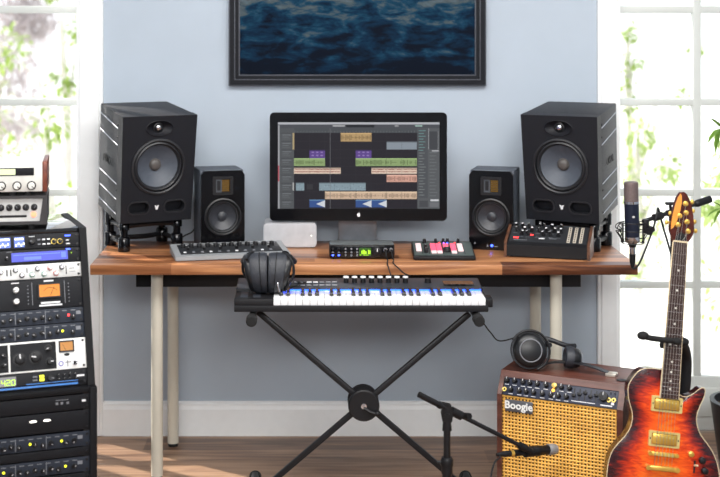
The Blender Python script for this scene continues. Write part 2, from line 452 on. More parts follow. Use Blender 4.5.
# ================================================================== DESK
desk = thing('studio_desk', 'long walnut studio desk with cream round legs against the back wall', 'desk', (.1877, 4.5, 0))
b = MB(M_desk).box(-.92, .92, 0, .49, .716, .75, r=.003)
part('tabletop', b, desk)
b = MB(M_steel).box(-.782, .755, .13, .155, .650, .716, r=.002).box(-.782, .755, .40, .425, .650, .716, r=.002)
b.box(-.782, -.757, .155, .40, .650, .716).box(.73, .755, .155, .40, .650, .716)
part('apron_frame', b, desk)
M_cream = mat('cream_leg_paint', (205, 199, 184), .4, var=.02)
for x, y in ((-.705, .095), (.662, .095), (-.686, .452), (.652, .452)):
    lg = part('leg', MB(M_cream).cyl((x, y, .012), (x, y, .716), .0205, n=24), desk)
    part('leg_foot', MB(M_rubber).cyl((x, y, 0), (x, y, .014), .018, n=20).lathe([(0.0, .71), (.04, .71), (.04, .7155), (0, .7155)], (x, y, 0), 'z', 20, M_steel), lg)
DZ = .75
def on_desk(px, py, z=DZ):
    d = (H-z)*F/(py-CY); return Vector(((px-CX)*d/F, d, z))

# ================================================================== PICTURE
pic = thing('framed_picture', 'large framed seascape with dark frame hung on the wall above the monitor', 'picture', (.1865, WY, 1.3235))
b = MB()
M_frame = mat('frame_lacquer', (22, 24, 30), .5, spec=.15)
M_line = mat('frame_line', (74, 77, 85), .35, metal=.4)
W2, HH = .4865, .70
def mitre(b, i0, i1, y0, y1, mt):
    """frame band between insets i0 and i1"""
    o = [(-W2+i0, i0), (W2-i0, i0), (W2-i0, HH-i0), (-W2+i0, HH-i0)]; n = [(-W2+i1, i1), (W2-i1, i1), (W2-i1, HH-i1), (-W2+i1, HH-i1)]
    b.plate(o, [n], y0, y1, mt)
mitre(b, 0, .006, -.024, 0, M_line); mitre(b, .005, .022, -.032, 0, M_frame); mitre(b, .021, .025, -.029, 0, M_line)
mitre(b, .024, .038, -.024, 0, M_frame); mitre(b, .037, .042, -.018, 0, M_line)
part('picture_frame', b, pic)
def seascape():
    m = bpy.data.materials.new('seascape_print'); m.use_nodes = True; nt = m.node_tree; bs = nt.nodes['Principled BSDF']; N = nt.nodes.new; L = nt.links.new
    tc = N('ShaderNodeTexCoord'); mp = N('ShaderNodeMapping'); mp.inputs['Scale'].default_value = (6, 1, 17); L(tc.outputs['Object'], mp.inputs[0])
    n1 = N('ShaderNodeTexNoise'); n1.inputs['Scale'].default_value = 1.3; n1.inputs['Detail'].default_value = 9; n1.inputs['Roughness'].default_value = .62; n1.inputs['Distortion'].default_value = .35
    L(mp.outputs[0], n1.inputs['Vector'])
    sx = N('ShaderNodeSeparateXYZ'); L(tc.outputs['Object'], sx.inputs[0])
    # the printed sea is darker towards its foot, with pale swells higher up
    mr = N('ShaderNodeMapRange'); mr.inputs[1].default_value = .03; mr.inputs[2].default_value = .34; mr.inputs[3].default_value = -.17; mr.inputs[4].default_value = .07; L(sx.outputs[2], mr.inputs[0])
    ad = N('ShaderNodeMath'); ad.operation = 'ADD'; L(n1.outputs['Fac'], ad.inputs[0]); L(mr.outputs[0], ad.inputs[1])
    rp = N('ShaderNodeValToRGB'); e = rp.color_ramp.elements
    e[0].position = .36; e[0].color = lin((5, 14, 28))+(1,); e[1].position = .78; e[1].color = lin((86, 106, 118))+(1,)
    for p, c in ((.47, (8, 37, 60)), (.54, (20, 58, 80)), (.61, (70, 80, 84))):
        k = e.new(p); k.color = lin(c)+(1,)
    L(ad.outputs[0], rp.inputs[0]); L(rp.outputs[0], bs.inputs['Base Color']); bs.inputs['Roughness'].default_value = .8; bs.inputs['Specular IOR Level'].default_value = .12
    return m
part('print', MB(seascape()).box(-W2+.04, W2-.04, -.012, -.002, .04, HH-.04), pic)

# ================================================================== MONITOR
mon = thing('computer_monitor', 'wide black computer monitor showing a music editing program', 'monitor', (.1825, 4.86, DZ))
b = MB(M_alu)
b.box(-.075, .075, .0, .13, 0, .008, r=.003)
b.hexa([(-.07, .085, .006), (.07, .085, .006), (.07, .1, .006), (-.07, .1, .006), (-.07, .03, .26), (.07, .03, .26), (.07, .045, .26), (-.07, .045, .26)], M_alu, .003)
b.mats[0] = mat('stand_metal', (132, 136, 142), .4, metal=.3); part('monitor_stand', b, mon)
x0, x1, z0, z1 = -.321, .321, .0945, .487
b = MB(M_gloss, M_alu)
b.plate(rrect(x0, x1, z0, z1, .016), [rrect(-.2925, .2955, .137, .452, .002, 2)], -.004, .012, M_gloss)
b.plate(rrect(x0+.001, x1-.001, z0+.001, z1-.001, .016), [], .012, .028, M_alu)
b.plate(rrect(-.2925, .2955, .137, .452, .002, 2), [], .003, .01, M_gloss)
part('monitor_bezel', b, mon)
M_scr = attr_mat('screen_picture', .25, .8)
sb = MB(M_scr)
sx0, sx1, sz0, sz1 = -.2915, .2945, .138, .451
lay = [0]
def R2(a, bb, c, d, col, y=None):
    """rectangle in the screen's own grid of 584 x 324"""
    lay[0] += 1
    X0 = sx0+(a-64)/584*(sx1-sx0); X1 = sx0+(c-64)/584*(sx1-sx0)
    Z1 = sz1-(bb-78)/324*(sz1-sz0); Z0 = sz1-(d-78)/324*(sz1-sz0)
    sb.col = lin(col); sb.quad(X0, X1, Z0, Z1, .0029-.000003*lay[0]); sb.col = (1, 1, 1)
R2(64, 78, 648, 402, (74, 78, 82)); R2(64, 78, 648, 86, (196, 198, 204)); R2(64, 86, 648, 100, (84, 86, 92)); R2(310, 87, 412, 97, (40, 42, 46))
R2(262, 89, 306, 94, (190, 190, 192)); R2(486, 89, 500, 94, (170, 170, 172)); R2(560, 89, 586, 94, (170, 200, 190))
R2(64, 100, 122, 402, (92, 95, 98)); R2(64, 88, 70, 402, (170, 172, 176)); R2(64, 240, 69, 300, (190, 100, 110))
R2(122, 100, 568, 118, (82, 86, 90)); R2(122, 118, 568, 402, (46, 44, 50))
for i in range(9):
    z = 118+i*31.5
    R2(74, z, 120, z+1.2, (60, 62, 66)); R2(80, z+6, 112, z+9, (124, 128, 132)); R2(80, z+14, 104, z+17, (112, 116, 120)); R2(80, z+21, 108, z+24, (104, 108, 110)); R2(122, z-1, 568, z, (58, 57, 63))
for i in range(1, 9): R2(122+i*55.6, 118, 122.8+i*55.6, 402, (58, 57, 63))
for i in range(40): R2(124+i*11.1, 110, 125+i*11.1, 117, (130, 134, 138))
for q, c in (((117, 118, 123, 180), (190, 170, 130)), ((117, 304, 122, 334), (190, 190, 190))): R2(*q, c)
def clip(a, z, c, d, col, kind):
    R2(a, z, c, d, col)
    dk = tuple(int(v*.72) for v in col); lt = tuple(min(255, int(v*1.18)) for v in col)
    R2(a, z, c, z+3.5, dk if kind != 'wave' else lt)
    n = int((c-a)/5)
    rg = random.Random(int(a+z))
    for i in range(n):
        x = a+2+i*(c-a-3)/n
        if kind == 'midi':
            yy = z+6+rg.random()*(d-z-10); R2(x, yy, x+3.5, yy+2, lt if i % 2 else dk)
        elif kind == 'wave':
            h = (d-z)*.34*rg.random(); m_ = (z+d)/2+1; R2(x, m_-h, x+3, m_+h, dk)
        elif kind == 'pink':
            R2(x, z+5, x+4.4, z+6.5+rg.random()*2, (150, 60, 60)); R2(x, d-9, x+4.4, d-7.5+rg.random()*2, (150, 60, 60))
    k = int(round((c-a)/55.6))
    for i in range(1, k): R2(a+i*(c-a)/k-.5, z, a+i*(c-a)/k+.5, d, dk)
clip(291, 118, 402, 150, (196, 164, 116), 'wave'); clip(457, 150, 566, 180, (148, 158, 168), 'x')
for a, c in ((178, 234), (345, 402)):
    clip(a, 182, c, 213, (104, 78, 150), 'x')
    for i in range(3):
        for j in range(2): R2(a+8+i*16, 188+j*12, a+16+i*16, 193+j*12, (156, 132, 196))
clip(122, 213, 234, 242, (154, 178, 122), 'wave'); clip(345, 213, 566, 242, (154, 178, 122), 'wave')
clip(122, 248, 291, 271, (238, 214, 194), 'pink'); clip(402, 248, 566, 271, (238, 214, 194), 'pink')
clip(457, 275, 566, 302, (226, 174, 156), 'wave'); clip(129, 304, 159, 334, (146, 166, 176), 'midi'); clip(213, 304, 381, 334, (146, 166, 176), 'midi')
R2(168, 310, 190, 330, (62, 62, 66)); clip(234, 338, 566, 366, (224, 194, 166), 'wave')
for a, c in ((178, 234), (345, 402), (402, 457)):
    R2(a, 368, c, 397, (62, 92, 152)); R2(a, 368, c, 372, (110, 150, 190))
    lay[0] += 1
    X0 = sx0+(a+24-64)/584*(sx1-sx0); X1 = sx0+(c-64)/584*(sx1-sx0); ZM = sz1-(384-78)/324*(sz1-sz0)
    sb.col = lin((226, 230, 236)); y_ = .0029-.000003*lay[0]
    sb.add([(X0, y_, ZM), (X1, y_, ZM-.013), (X1, y_, ZM+.013)], [(0, 1, 2)]); sb.col = (1, 1, 1)
R2(252, 100, 253.5, 402, (120, 122, 126))
R2(568, 100, 648, 402, (98, 101, 104)); R2(570, 102, 606, 362, (88, 91, 95)); R2(610, 112, 642, 180, (74, 76, 80))
for i in range(24): R2(573, 108+i*10.5, 598-(i*7) % 13, 110.5+i*10.5, (132, 138, 138) if i > 7 else (120, 160, 160))
for i in range(14): R2(612, 190+i*12.5, 640-(i*5) % 12, 192.5+i*12.5, (120, 124, 126))
R2(608, 100, 609.5, 180, (190, 190, 195)); R2(642, 112, 643, 180, (180, 182, 186)); R2(620, 183, 645, 187, (200, 202, 206)); R2(615, 367, 645, 374, (220, 222, 226)); R2(575, 372, 606, 396, (80, 82, 86)); R2(612, 378, 645, 396, (120, 122, 126))
part('screen', sb, mon, 'lit screen with rows of coloured audio clips', smooth=0)
lg = MB(M_wprint)
ap = [(0, .0062), (.0015, .007), (.0042, .0062), (.0056, .0042), (.0043, .0026), (.0043, .0006), (.0058, -.0012), (.0046, -.0045), (.0028, -.0062), (.0012, -.0058), (0, -.0055), (-.0012, -.0058), (-.0028, -.0062), (-.0048, -.0042), (-.006, 0), (-.0055, .0042), (-.0032, .0067), (-.0012, .0068)]
lg.plate([(a+.001, z+.1155) for a, z in ap], [], -.0046, -.0038)
lg.plate([(.001+a, z+.1155) for a, z in ((.0002, .0072), (.0008, .0095), (.003, .0108), (.0026, .0088))], [], -.0046, -.0038)
part('fruit_emblem', lg, mon)

# ================================================================== SILVER DRIVE BOX
p = on_desk(290, 248)
M_box = mat('drive_metal', (190, 191, 195), .4, metal=.15)
d = thing('drive_enclosure', 'small silver rounded metal box on the desk left of the monitor foot', 'computer accessory', (p.x, p.y, DZ))
b = MB(M_box)
b.plate([(a, z) for a, z in rrect(-.0955, .0955, .003, .089, .012)], [], 0, .13)
part('housing', b, d)
b = MB(M_box); b.plate(rrect(-.091, .091, .0075, .0845, .009), [], -.0015, .001); part('front_plate', b, d)
part('indicator', MB(M_wht).lathe([(0, -.0025), (.0022, -.002), (.0022, 0), (0, 0)], (.077, 0, .045), n=12), d)
feet(d, [(x, y) for x in (-.08, .08) for y in (.012, .115)], 0, .004, .008)
# ================================================================== LARGE SPEAKERS
M_cab = mat('speaker_vinyl', (32, 33, 39), .55, var=.1, scale=120, bump=.5, spec=.4)
M_baf = mat('speaker_baffle', (21, 22, 28), .55, var=.05, bump=.25, spec=.3)
M_cone = mat('grey_cone', (74, 80, 90), .5, var=.06, scale=80)
M_surr = mat('rubber_surround', (30, 31, 35), .42)
M_cap = mat('dust_cap', (84, 80, 78), .4)
M_glint = mat('groove_glint', (168, 172, 182), .35, metal=.2)  # pale tone paints the highlights that run along the side grooves
M_port = mat('port_dark', (9, 9, 10), .7)
def big_speaker(label, loc, yaw, side):
    W, Hh, D = .279, .381, .278
    t = thing('studio_speaker', label, 'speaker', loc, (R(7), 0, R(yaw)), 'large studio speakers on stands')
    def wid(z): return W/2*(.955+.045*z/Hh)
    # cabinet shell, slightly narrower towards its foot
    b = MB(M_cab)
    wb_, wt = wid(0), wid(Hh)
    b.hexa([(-wb_, .04, 0), (wb_, .04, 0), (wb_*.93, D, 0), (-wb_*.93, D, 0), (-wt, .04, Hh), (wt, .04, Hh), (wt*.93, D, Hh), (-wt*.93, D, Hh)], M_cab, .004)
    cab = part('cabinet', b, t)
    for s in (-1, 1):
        for k, z in enumerate((.328, .268, .130, .075, .022)):
            pts = []
            for j in range(7):
                y = .05+j*.037
                zz = z+(.022*(y/.28)**1.0 if z > .2 else .012*(y/.28))
                x = s*(wid(zz)*(1-.07*(y-.04)/(D-.04))+.0005)
                pts.append((x, y, zz))
            part('side_glint', MB(M_glint).tube(pts, .0019, n=6), cab, 'painted highlight along a side groove')
    em = MB(M_port)
    for s in (-1, 1):
        M = Matrix.Translation((s*(wid(.19)*.968+.0012), .155, .195)) @ Matrix.Rotation(R(90*s), 4, 'Z') @ TXT
        em.text('FOCAL', .036, M, M_port, depth=.0008, bold=.0006)
        for z in (.03, .11, .3, .345):
            em.ball((s*wid(z), .05, z), .0035, M_steel, 8, 6)
    merge(cab, em)
    # baffle plate with cut openings
    cz, tz, pz = Hh-.182, Hh-.044, .031
    cx = 0
    b = MB(M_baf)
    o = [(-wb_, 0), (wb_, 0), (wt, Hh), (-wt, Hh)]
    holes = [circ(cx, cz, .0985, 48), circ(-.002, tz, .052, 32, .029), rrect(-.107, -.028, pz-.0, pz+.044, .02), rrect(.028, .107, pz, pz+.044, .02)]
    b.plate(o, holes, 0, .045)
    part('baffle', b, t)
    b = MB(M_port)
    b.box(-.115, .115, .0445, .047, .02, .085); part('port_recess', b, t)
    for x in (-.0675, .0675):
        b = MB(M_surr)
        o1, o2 = rrect(x-.042, x+.042, pz-.0025, pz+.0465, .0222), rrect(x-.037, x+.037, pz+.0025, pz+.0415, .018)
        b.plate(o1, [o2], -.003, .02)
        part('port_rim', b, t)
    # woofer
    b = MB(M_surr)
    b.ring([(.101, 0), (.101, -.004), (.095, -.006), (.091, -.003), (.091, .006), (.1, .006)], (cx, 0, cz), 'y', 48)
    wf = part('woofer_ring', b, t)
    b = MB(M_surr); b.lathe([(.092, .004), (.088, -.001), (.083, -.003), (.078, .001), (.076, .006), (.075, .009)], (cx, 0, cz), 'y', 48, cap=False)
    part('surround', b, wf)
    b = MB(M_cone); b.lathe([(.077, .007), (.06, .017), (.042, .027), (.022, .036), (0, .038)], (cx, 0, cz), 'y', 48, cap=False)
    part('woofer_cone', b, wf)
    b = MB(M_cap); b.lathe([(.0225, .036), (.02, .029), (.014, .0245), (.007, .0225), (0, .022)], (cx, 0, cz), 'y', 32, cap=False)
    part('dust_cap', b, wf)
    # tweeter in its oval horn
    b = MB(M_baf)
    b.lathe([(.053, -.002), (.05, -.003), (.044, .004), (.03, .012), (.018, .018), (.015, .02), (0, .02)], (-.002, 0, tz), 'y', 40, M_baf, 1, .56, cap=False)
    tw = part('tweeter_horn', b, t)
    b = MB(M_chrome); b.lathe([(.0125, .016), (.012, .010), (.009, .006), (.004, .004), (0, .0035)], (-.002, 0, tz), 'y', 24, cap=False)
    b.ring([(.018, .016), (.018, .010), (.0145, .008), (.0135, .016)], (-.002, 0, tz), 'y', 28, M_surr)
    part('tweeter_dome', b, tw)
    b = MB(M_wprint)
    z = .052
    b.plate([(-.0085, z+.008), (-.002, z+.0065), (0, z+.002), (.002, z+.0065), (.0085, z+.008), (.0045, z-.003), (.0035, z-.008), (-.0035, z-.008), (-.0045, z-.003)], [], -.0012, .001)
    part('emblem', b, t)
    return t
def speaker_stand(label, loc, yaw, px_, h=.122):
    t = thing('speaker_stand', label, 'speaker stand', loc, (0, 0, R(yaw)), 'speaker stands under the large speakers')
    W, D = .2, .17
    for i, (x, y) in enumerate(((-W/2, .02), (W/2, .02), (-W/2, D), (W/2, D))):
        b = MB(M_gloss)
        zt = h-.001+.121*(y+.033)
        b.lathe([(.021, 0), (.022, .004), (.0215, .046), (.019, .05), (.0135, .052), (.0135, .074), (.019, .076), (.0195, zt-.016), (.017, zt-.012), (.0175, zt), (0, zt)], (x, y, 0), 'z', 20)
        part('stand_post', b, t)
    fr = MB(M_black)
    for z in (.03, .088):
        fr.tube([(-W/2, .02, z), (-W/2, D, z)], .009, mt=M_black); fr.tube([(W/2, .02, z), (W/2, D, z)], .009, mt=M_black)
    fr.tube([(-W/2, .02, .088), (-W*.3, .016, .092), (0, .014, .094), (W*.3, .016, .092), (W/2, .02, .088)], .010, mt=M_black, smooth=4)
    fr.tube([(-W/2, D, .088), (0, D+.01, .09), (W/2, D, .088)], .009, mt=M_black, smooth=4)
    part('upper_frame', fr, t)
    b = MB(M_black)
    b.tube([(-W/2, D, .03), (-W*.25, D-.03, .03), (0, D-.04, .03), (W*.25, D-.03, .03), (W/2, D, .03)], .009, mt=M_black, smooth=4)
    part('lower_frame', b, t)
    return t
SW, SDp = .268, .288
def speaker_pair(pxc, dfront, zb, yaw, lab_s, lab_st):
    """pxc: pixel column of the near front corner; positions the face centre from it"""
    s = 1 if yaw > 0 else -1
    corner = Vector(((pxc-CX)*dfront/F, dfront, 0))
    u = Vector((math.cos(R(yaw)), math.sin(R(yaw)), 0))
    c = corner+u*(s*.136)
    n = Vector((-math.sin(R(yaw)), math.cos(R(yaw)), 0))
    big_speaker(lab_s, (c.x, c.y, zb), yaw, s)
    speaker_stand(lab_st, tuple(Vector((c.x, c.y, DZ))+n*.035), yaw, 0, zb-DZ)
speaker_pair(119.5, 4.70, .856, 27, 'large dark studio speaker on the left end of the desk, turned towards the right', 'black tubular speaker stand fully visible under the left large speaker')
speaker_pair(600, 4.70, .856, -28.5, 'large dark studio speaker behind the synthesizer on the right end of the desk', 'black speaker stand mostly hidden behind the wood-sided synthesizer')

# ================================================================== SMALL SPEAKERS
M_ssurr = mat('small_surround', (24, 25, 28), .4)
M_scone = mat('dark_weave_cone', (48, 50, 56), .4, var=.25, scale=300)
M_side2 = mat('speaker_side_grey', (74, 80, 90), .55, bump=.2)
M_pleat = mat('copper_pleats', (140, 108, 54), .35, metal=.7)
def small_speaker(label, pxc, d, yaw):
    W, Hh, D = .158, .283, .165
    s = 1 if yaw > 0 else -1
    c = Vector(((pxc-CX)*d/F, d, DZ))
    t = thing('desktop_speaker', label, 'speaker', c, (0, 0, R(yaw)), 'small black speakers beside the monitor')
    b = MB(M_side2).box(-W/2, W/2, .022, D, .002, Hh, M_side2, .004)
    cab = part('cabinet', b, t)
    cz, tz = Hh-.166, Hh-.054
    b = MB(M_gloss)
    o = [(-W/2, .0), (W/2, .0), (W/2, Hh-.016), (W/2-.012, Hh), (-W/2+.012, Hh), (-W/2, Hh-.016)]
    b.plate(o, [circ(0, cz, .062, 40), rrect(-.036, .036, tz-.032, tz+.032, .004)], 0, .023)
    part('baffle', b, t)
    b = MB(M_ssurr); b.ring([(.0675, 0), (.0675, -.003), (.063, -.005), (.059, -.002), (.059, .006), (.066, .006)], (0, 0, cz), 'y', 40)
    wf = part('woofer_ring', b, t)
    b = MB(M_ssurr); b.lathe([(.06, .004), (.055, -.002), (.05, -.001), (.047, .005)], (0, 0, cz), 'y', 40, cap=False); part('surround', b, wf)
    b = MB(M_scone); b.lathe([(.048, .004), (.035, .011), (.02, .018), (.017, .019), (.016, .014), (.009, .0105), (0, .0095)], (0, 0, cz), 'y', 40, cap=False); part('woofer_cone', b, wf)
    b = MB(M_steel); b.plate(rrect(-.037, .037, tz-.033, tz+.033, .004), [rrect(-.026, .026, tz-.023, tz+.023, .002)], -.0025, .006)
    b.box(-.032, .032, .016, .02, tz-.028, tz+.028)
    tw = part('tweeter_frame', b, t)
    b = MB(M_pleat)
    for i in range(6): b.box(-.002, .024, .004, .014, tz-.021+i*.0072, tz-.0165+i*.0072, M_pleat)
    b.box(-.026, -.004, .003, .014, tz-.023, tz+.023, mat('tweeter_slate', (84, 88, 94), .4, metal=.4)); b.box(-.021, -.009, .0015, .004, tz-.017, tz+.017, M_steel)
    part('ribbon_tweeter', b, tw)
    b = MB(M_blue); b.lathe([(0, -.003), (.0045, -.0025), (.0045, .001), (0, .001)], (.003, 0, .0165), n=16); part('power_light', b, t, 'glowing blue power light')
    b = MB(M_gprint)
    b.plate([(-.016, .012), (-.008, .012), (-.012, .022)], [], -.0012, .001); b.box(.011, .024, -.0012, .001, .0125, .015)
    part('front_marking', b, t)
    for x in (-.058, .058): part('baffle_knob', MB(M_gprint).lathe([(0, -.0015), (.003, -.001), (.003, .001), (0, .001)], (x, 0, .022), n=10), t)
    feet(t, [(x, y) for x in (-.06, .06) for y in (.035, .14)], 0, .004, .008)
small_speaker('small black speaker with ribbon tweeter, left of the monitor beside the left large speaker', 223, 4.80, 14)
small_speaker('small black speaker with ribbon tweeter, right of the monitor behind the small mixer', 491, 4.79, -17)

# ================================================================== GREY CONTROL SURFACE (left)
M_ctl = mat('controller_grey', (150, 153, 156), .45, var=.03)
M_ctld = mat('controller_panel', (38, 40, 44), .5)
a = on_desk(175.5, 262); t = thing('control_surface', 'long grey desktop control surface with black knob panel in front of the left speakers', 'controller', a, (0, 0, R(12.5)))
L_ = .40
b = MB(M_ctl)
prof = [(0, .002), (.0, .017), (.14, .03), (.165, .034), (.172, .028), (.172, .002)]
n = len(prof); vs = [(x, y, z) for x in (0, L_) for y, z in prof]
bmx = bmesh.new(); V = [bmx.verts.new(v) for v in vs]
for i in range(n): bmx.faces.new((V[i], V[(i+1) % n], V[n+(i+1) % n], V[n+i]))
bmx.faces.new(V[:n]); bmx.faces.new(V[n:]); bmesh.ops.recalc_face_normals(bmx, faces=bmx.faces)
bmesh.ops.bevel(bmx, geom=bmx.edges[:], offset=.002, segments=2, affect='EDGES'); b.bm(bmx, M_ctl)
part('housing', b, t)
sl = math.atan2(.013, .14)
def onp(x, y, h=0): return (x, y, .017+y*.013/.14+h)
b = MB(M_ctld); b.T = Matrix.Translation((0, 0, .017)) @ Matrix.Rotation(sl, 4, 'X'); b.box(.022, L_-.022, .026, .15, -.001, .0018, M_ctld, .001); part('knob_panel', b, t)
rg = random.Random(4)
kz = lambda bb: (bb.lathe([(.0088, 0), (.0084, .011), (.007, .0135), (0, .0135)], mt=M_black, n=14, axis='z'), bb.box(-.0008, .0008, .002, .008, .0131, .014, M_wprint))
ks = lambda bb: (bb.lathe([(.0055, 0), (.005, .009), (0, .0095)], mt=M_black, n=12, axis='z'), bb.box(-.0006, .0006, .001, .005, .009, .0098, M_wprint))
for i in range(12):
    x = .04+i*.0285
    inst('knob', 'ctl_big', kz, t, onp(x, .112, .001), (sl, 0, rg.uniform(-2, 2)))
    if i % 2 == 0: inst('knob', 'ctl_small', ks, t, onp(x+.012, .076, .001), (sl, 0, rg.uniform(-2, 2)))
for i in range(11):
    b = MB(M_gprint if i % 3 else M_wprint); b.T = Matrix.Translation(onp(.038+i*.03, .043, .001)) @ Matrix.Rotation(sl, 4, 'X')
    b.box(-.005, .005, -.005, .005, 0, .0035, r=.001); part('button', b, t)
b = MB(M_wprint)
b.T = Matrix.Translation((0, 0, .0172)) @ Matrix.Rotation(sl, 4, 'X')
for i in range(22): b.box(.034+i*.0155, .043+i*.0155, .134, .137, .0015, .0022)
merge(next(c for c in t.children if c.name.startswith(('knob_panel', 'control_panel'))), b)
b = MB(M_rubber); b.box(.01, L_-.01, .01, .16, 0, .003); part('base_pad', b, t)

# ================================================================== AUDIO INTERFACE
a = on_desk(362, 259.5); t = thing('audio_interface', 'black half-width audio interface with green display below the monitor', 'audio interface', a)
w = .112
b = MB(M_black, M_steel)
b.box(-w, w, .004, .092, .004, .05, M_black, .003).box(-w*.97, w*.97, .0, .006, .006, .048, M_gloss, .002)
body = part('chassis', b, t)
part('top_trim', MB(mat('grey_top', (96, 102, 104), .4)).box(-w*.98, w*.98, .005, .09, .0498, .0512, r=.0005), t)
fx = lambda q: -w+(q-158)/(680-158)*2*w      # zoomed column to x
fz = lambda q: .05-(q-152)/(262-152)*.046
b = MB(glow('dim_green_screen', (50, 96, 24), .8)); b.box(fx(396), fx(492), -.002, .001, fz(240), fz(176)); scr = part('display', b, t)
b = MB(M_grn)
for i, (hh, c) in enumerate(((.7, 1), (.9, 1), (.8, 1), (.55, 1), (.0, 0), (.85, 1), (.75, 1))):
    if c: b.box(fx(415+i*10.5), fx(422+i*10.5), -.0026, -.0019, fz(226), fz(226-hh*40))
b.box(fx(402), fx(412), -.0026, -.0019, fz(236), fz(231)).box(fx(430), fx(470), -.0026, -.0019, fz(236), fz(233))
part('level_bars', b, scr)
for q in (186, 234):
    part('button', MB(M_blue).box(fx(q-8), fx(q+8), -.003, 0, fz(242), fz(230), r=.0008), t, 'glowing blue button')
    part('button', MB(M_gprint).box(fx(q-8), fx(q+8), -.002, 0, fz(216), fz(208), r=.0005), t)
for q in (288, 334, 380):
    for z in (236, 212, 184): part('button', MB(M_gprint).lathe([(0, -.003), (.0035, -.0025), (.0035, 0), (0, 0)], (fx(q), 0, fz(z)), n=12), t)
for q in (186, 234): part('knob', MB().lathe([(.004, 0), (.0036, -.008), (0, -.0085)], (fx(q), 0, fz(184)), n=14, mt=M_black), t)
inst('volume_knob', 'ai_vol', knob_fn(.0125, .014, M_black, M_wprint, M_steel), t, (fx(540), 0, fz(205)))
for q in (605, 652):
    b = MB(M_steel); b.ring([(.0065, 0), (.0065, -.003), (.004, -.003), (.004, 0)], (fx(q), 0, fz(190)), 'y', 16, M_chrome); part('headphone_socket', b, t)
ax, ay = a.x, a.y
feet(t, [(x, y) for x in (-.095, .095) for y in (.015, .08)], 0, .0045, .006)
# its two headphone leads, plugged into the front and running down over the desk edge
for (q, kx, ky, zz, lab) in ((605, .012, 4.38, .728, 'thin black cable plugged into the interface and looping down to the keyboard, left of two'), (652, .052, 4.40, .728, 'thin black cable plugged into the interface and hanging over the desk edge, right of two')):
    X = ax+fx(q)
    t = thing('audio_cable', lab, 'cable', (X, ay, DZ+.03))
    b = MB(M_steel); b.cyl((0, -.001, fz(190)-.03), (0, -.024, fz(190)-.03), .0042, n=12); b.cyl((0, -.024, fz(190)-.03), (0, -.034, fz(190)-.034), .003, .002, n=10)
    part('plug', b, t)
    b = MB(M_cable)
    b.tube([(0, -.033, fz(190)-.034), (.002, -.05, fz(190)-.05), (.004, -.075, -.02), (.0, -.11, -.022), (kx*.3, -.13, -.035), (kx*.6, ky-ay+.05, zz-DZ-.03+.005), (kx, ky-ay+.02, zz-DZ-.03)], .0022, n=8, smooth=6)
    part('lead', b, t)

# ================================================================== SMALL MIXER (right of the monitor)
a = on_desk(413.5, 260.5); t = thing('mini_mixer', 'small dark desktop mixer with pink lit faders right of the audio interface', 'mixer', a, (0, 0, R(-2)))
Wm = .212
M_mix = mat('mixer_top', (74, 84, 82), .4)
b = MB(M_black); b.hexa([(0, 0, .002), (Wm, 0, .002), (Wm, .19, .002), (0, .19, .002), (0, 0, .014), (Wm, 0, .014), (Wm, .19, .034), (0, .19, .034)], M_black, .002); part('housing', b, t)
sl = math.atan2(.020, .19); MT = Matrix.Translation((0, 0, .0142)) @ Matrix.Rotation(sl, 4, 'X')
b = MB(M_mix); b.T = MT; b.box(.004, Wm-.004, .012, .186, -.001, .0012); part('top_panel', b, t)
M_pink = glow('pink_light', (255, 90, 120), 1.6); M_pale = glow('pale_light', (255, 225, 225), 1.1)
cols = [M_pale, None, M_pink, M_pink, M_pink, M_pink, M_pale]
for i, x in enumerate((.022, .045, .073, .093, .118, .143, .167)):
    if cols[i]:
        b = MB(); b.T = MT
        b.box(x-.009, x+.009, .06, .150, .001, .005, cols[i], .001)
        if i in (2, 3, 5): b.box(x-.009, x+.009, .034, .06, .001, .0045, M_pale, .001)
        part('lit_pad', b, t, 'glowing pale pad' if cols[i] is M_pale else 'glowing pink pad')
    b = MB(M_black); b.T = MT
    b.box(x+.0105, x+.0125, .03, .15, .001, .0016, M_rubber); part('fader_track', b, t)
for x, y, r in ((.045, .045, .008), (.045, .095, .006), (.118, .06, .014), (.045, .165, .0065), (.085, .172, .005), (.112, .174, .0055), (.127, .174, .0055), (.165, .174, .005)):
    b = MB(M_black); b.T = MT; b.lathe([(r, 0), (r*.92, .012), (r*.7, .015), (0, .015)], (x, y, .001), 'z', 16, M_black); b.box(x-.0007, x+.0007, y, y+r*.8, .0155, .0167, M_wprint); part('knob', b, t)
for x, mt in ((.098, M_red), (.113, glow('violet_led', (150, 90, 255), 5)), (.126, M_blue), (.152, M_red)):
    b = MB(mt); b.T = MT; b.lathe([(.002, 0), (.002, .004), (0, .005)], (x, .161, .001), 'z', 8); part('led', b, t)
b = MB(M_rubber); b.box(.006, Wm-.006, .006, .184, 0, .003); part('base_pad', b, t)

# ================================================================== SYNTHESIZER (right)
p0 = on_desk(504, 256.5); p1 = on_desk(590, 261)
yaw = math.atan2(p1.y-p0.y, p1.x-p0.x); Ws = (p1-p0).length
t = thing('desktop_synthesizer', 'black desktop synthesizer with wooden end cheeks in front of the right large speaker', 'synthesizer', p0, (0, 0, yaw))
M_cheek = wood('cheek_wood', (60, 38, 28), (94, 60, 42), (120, 80, 56), axis=1, rough=.45)
prof = [(0, .004), (0, .043), (.012, .05), (.125, .094), (.136, .092), (.136, .004)]
def extrude_x(b, prof, x0, x1, mt):
    n = len(prof); vs = [(x, y, z) for x in (x0, x1) for y, z in prof]
    return b.add(vs, [(i, (i+1) % n, n+(i+1) % n, n+i) for i in range(n)]+[tuple(range(n))[::-1], tuple(range(n, 2*n))], mt)
part('housing', extrude_x(MB(M_black), prof, .009, Ws-.009, M_black), t, smooth=25)
ck = [(-.003, 0), (-.003, .047), (.01, .055), (.125, .099), (.138, .097), (.138, 0)]
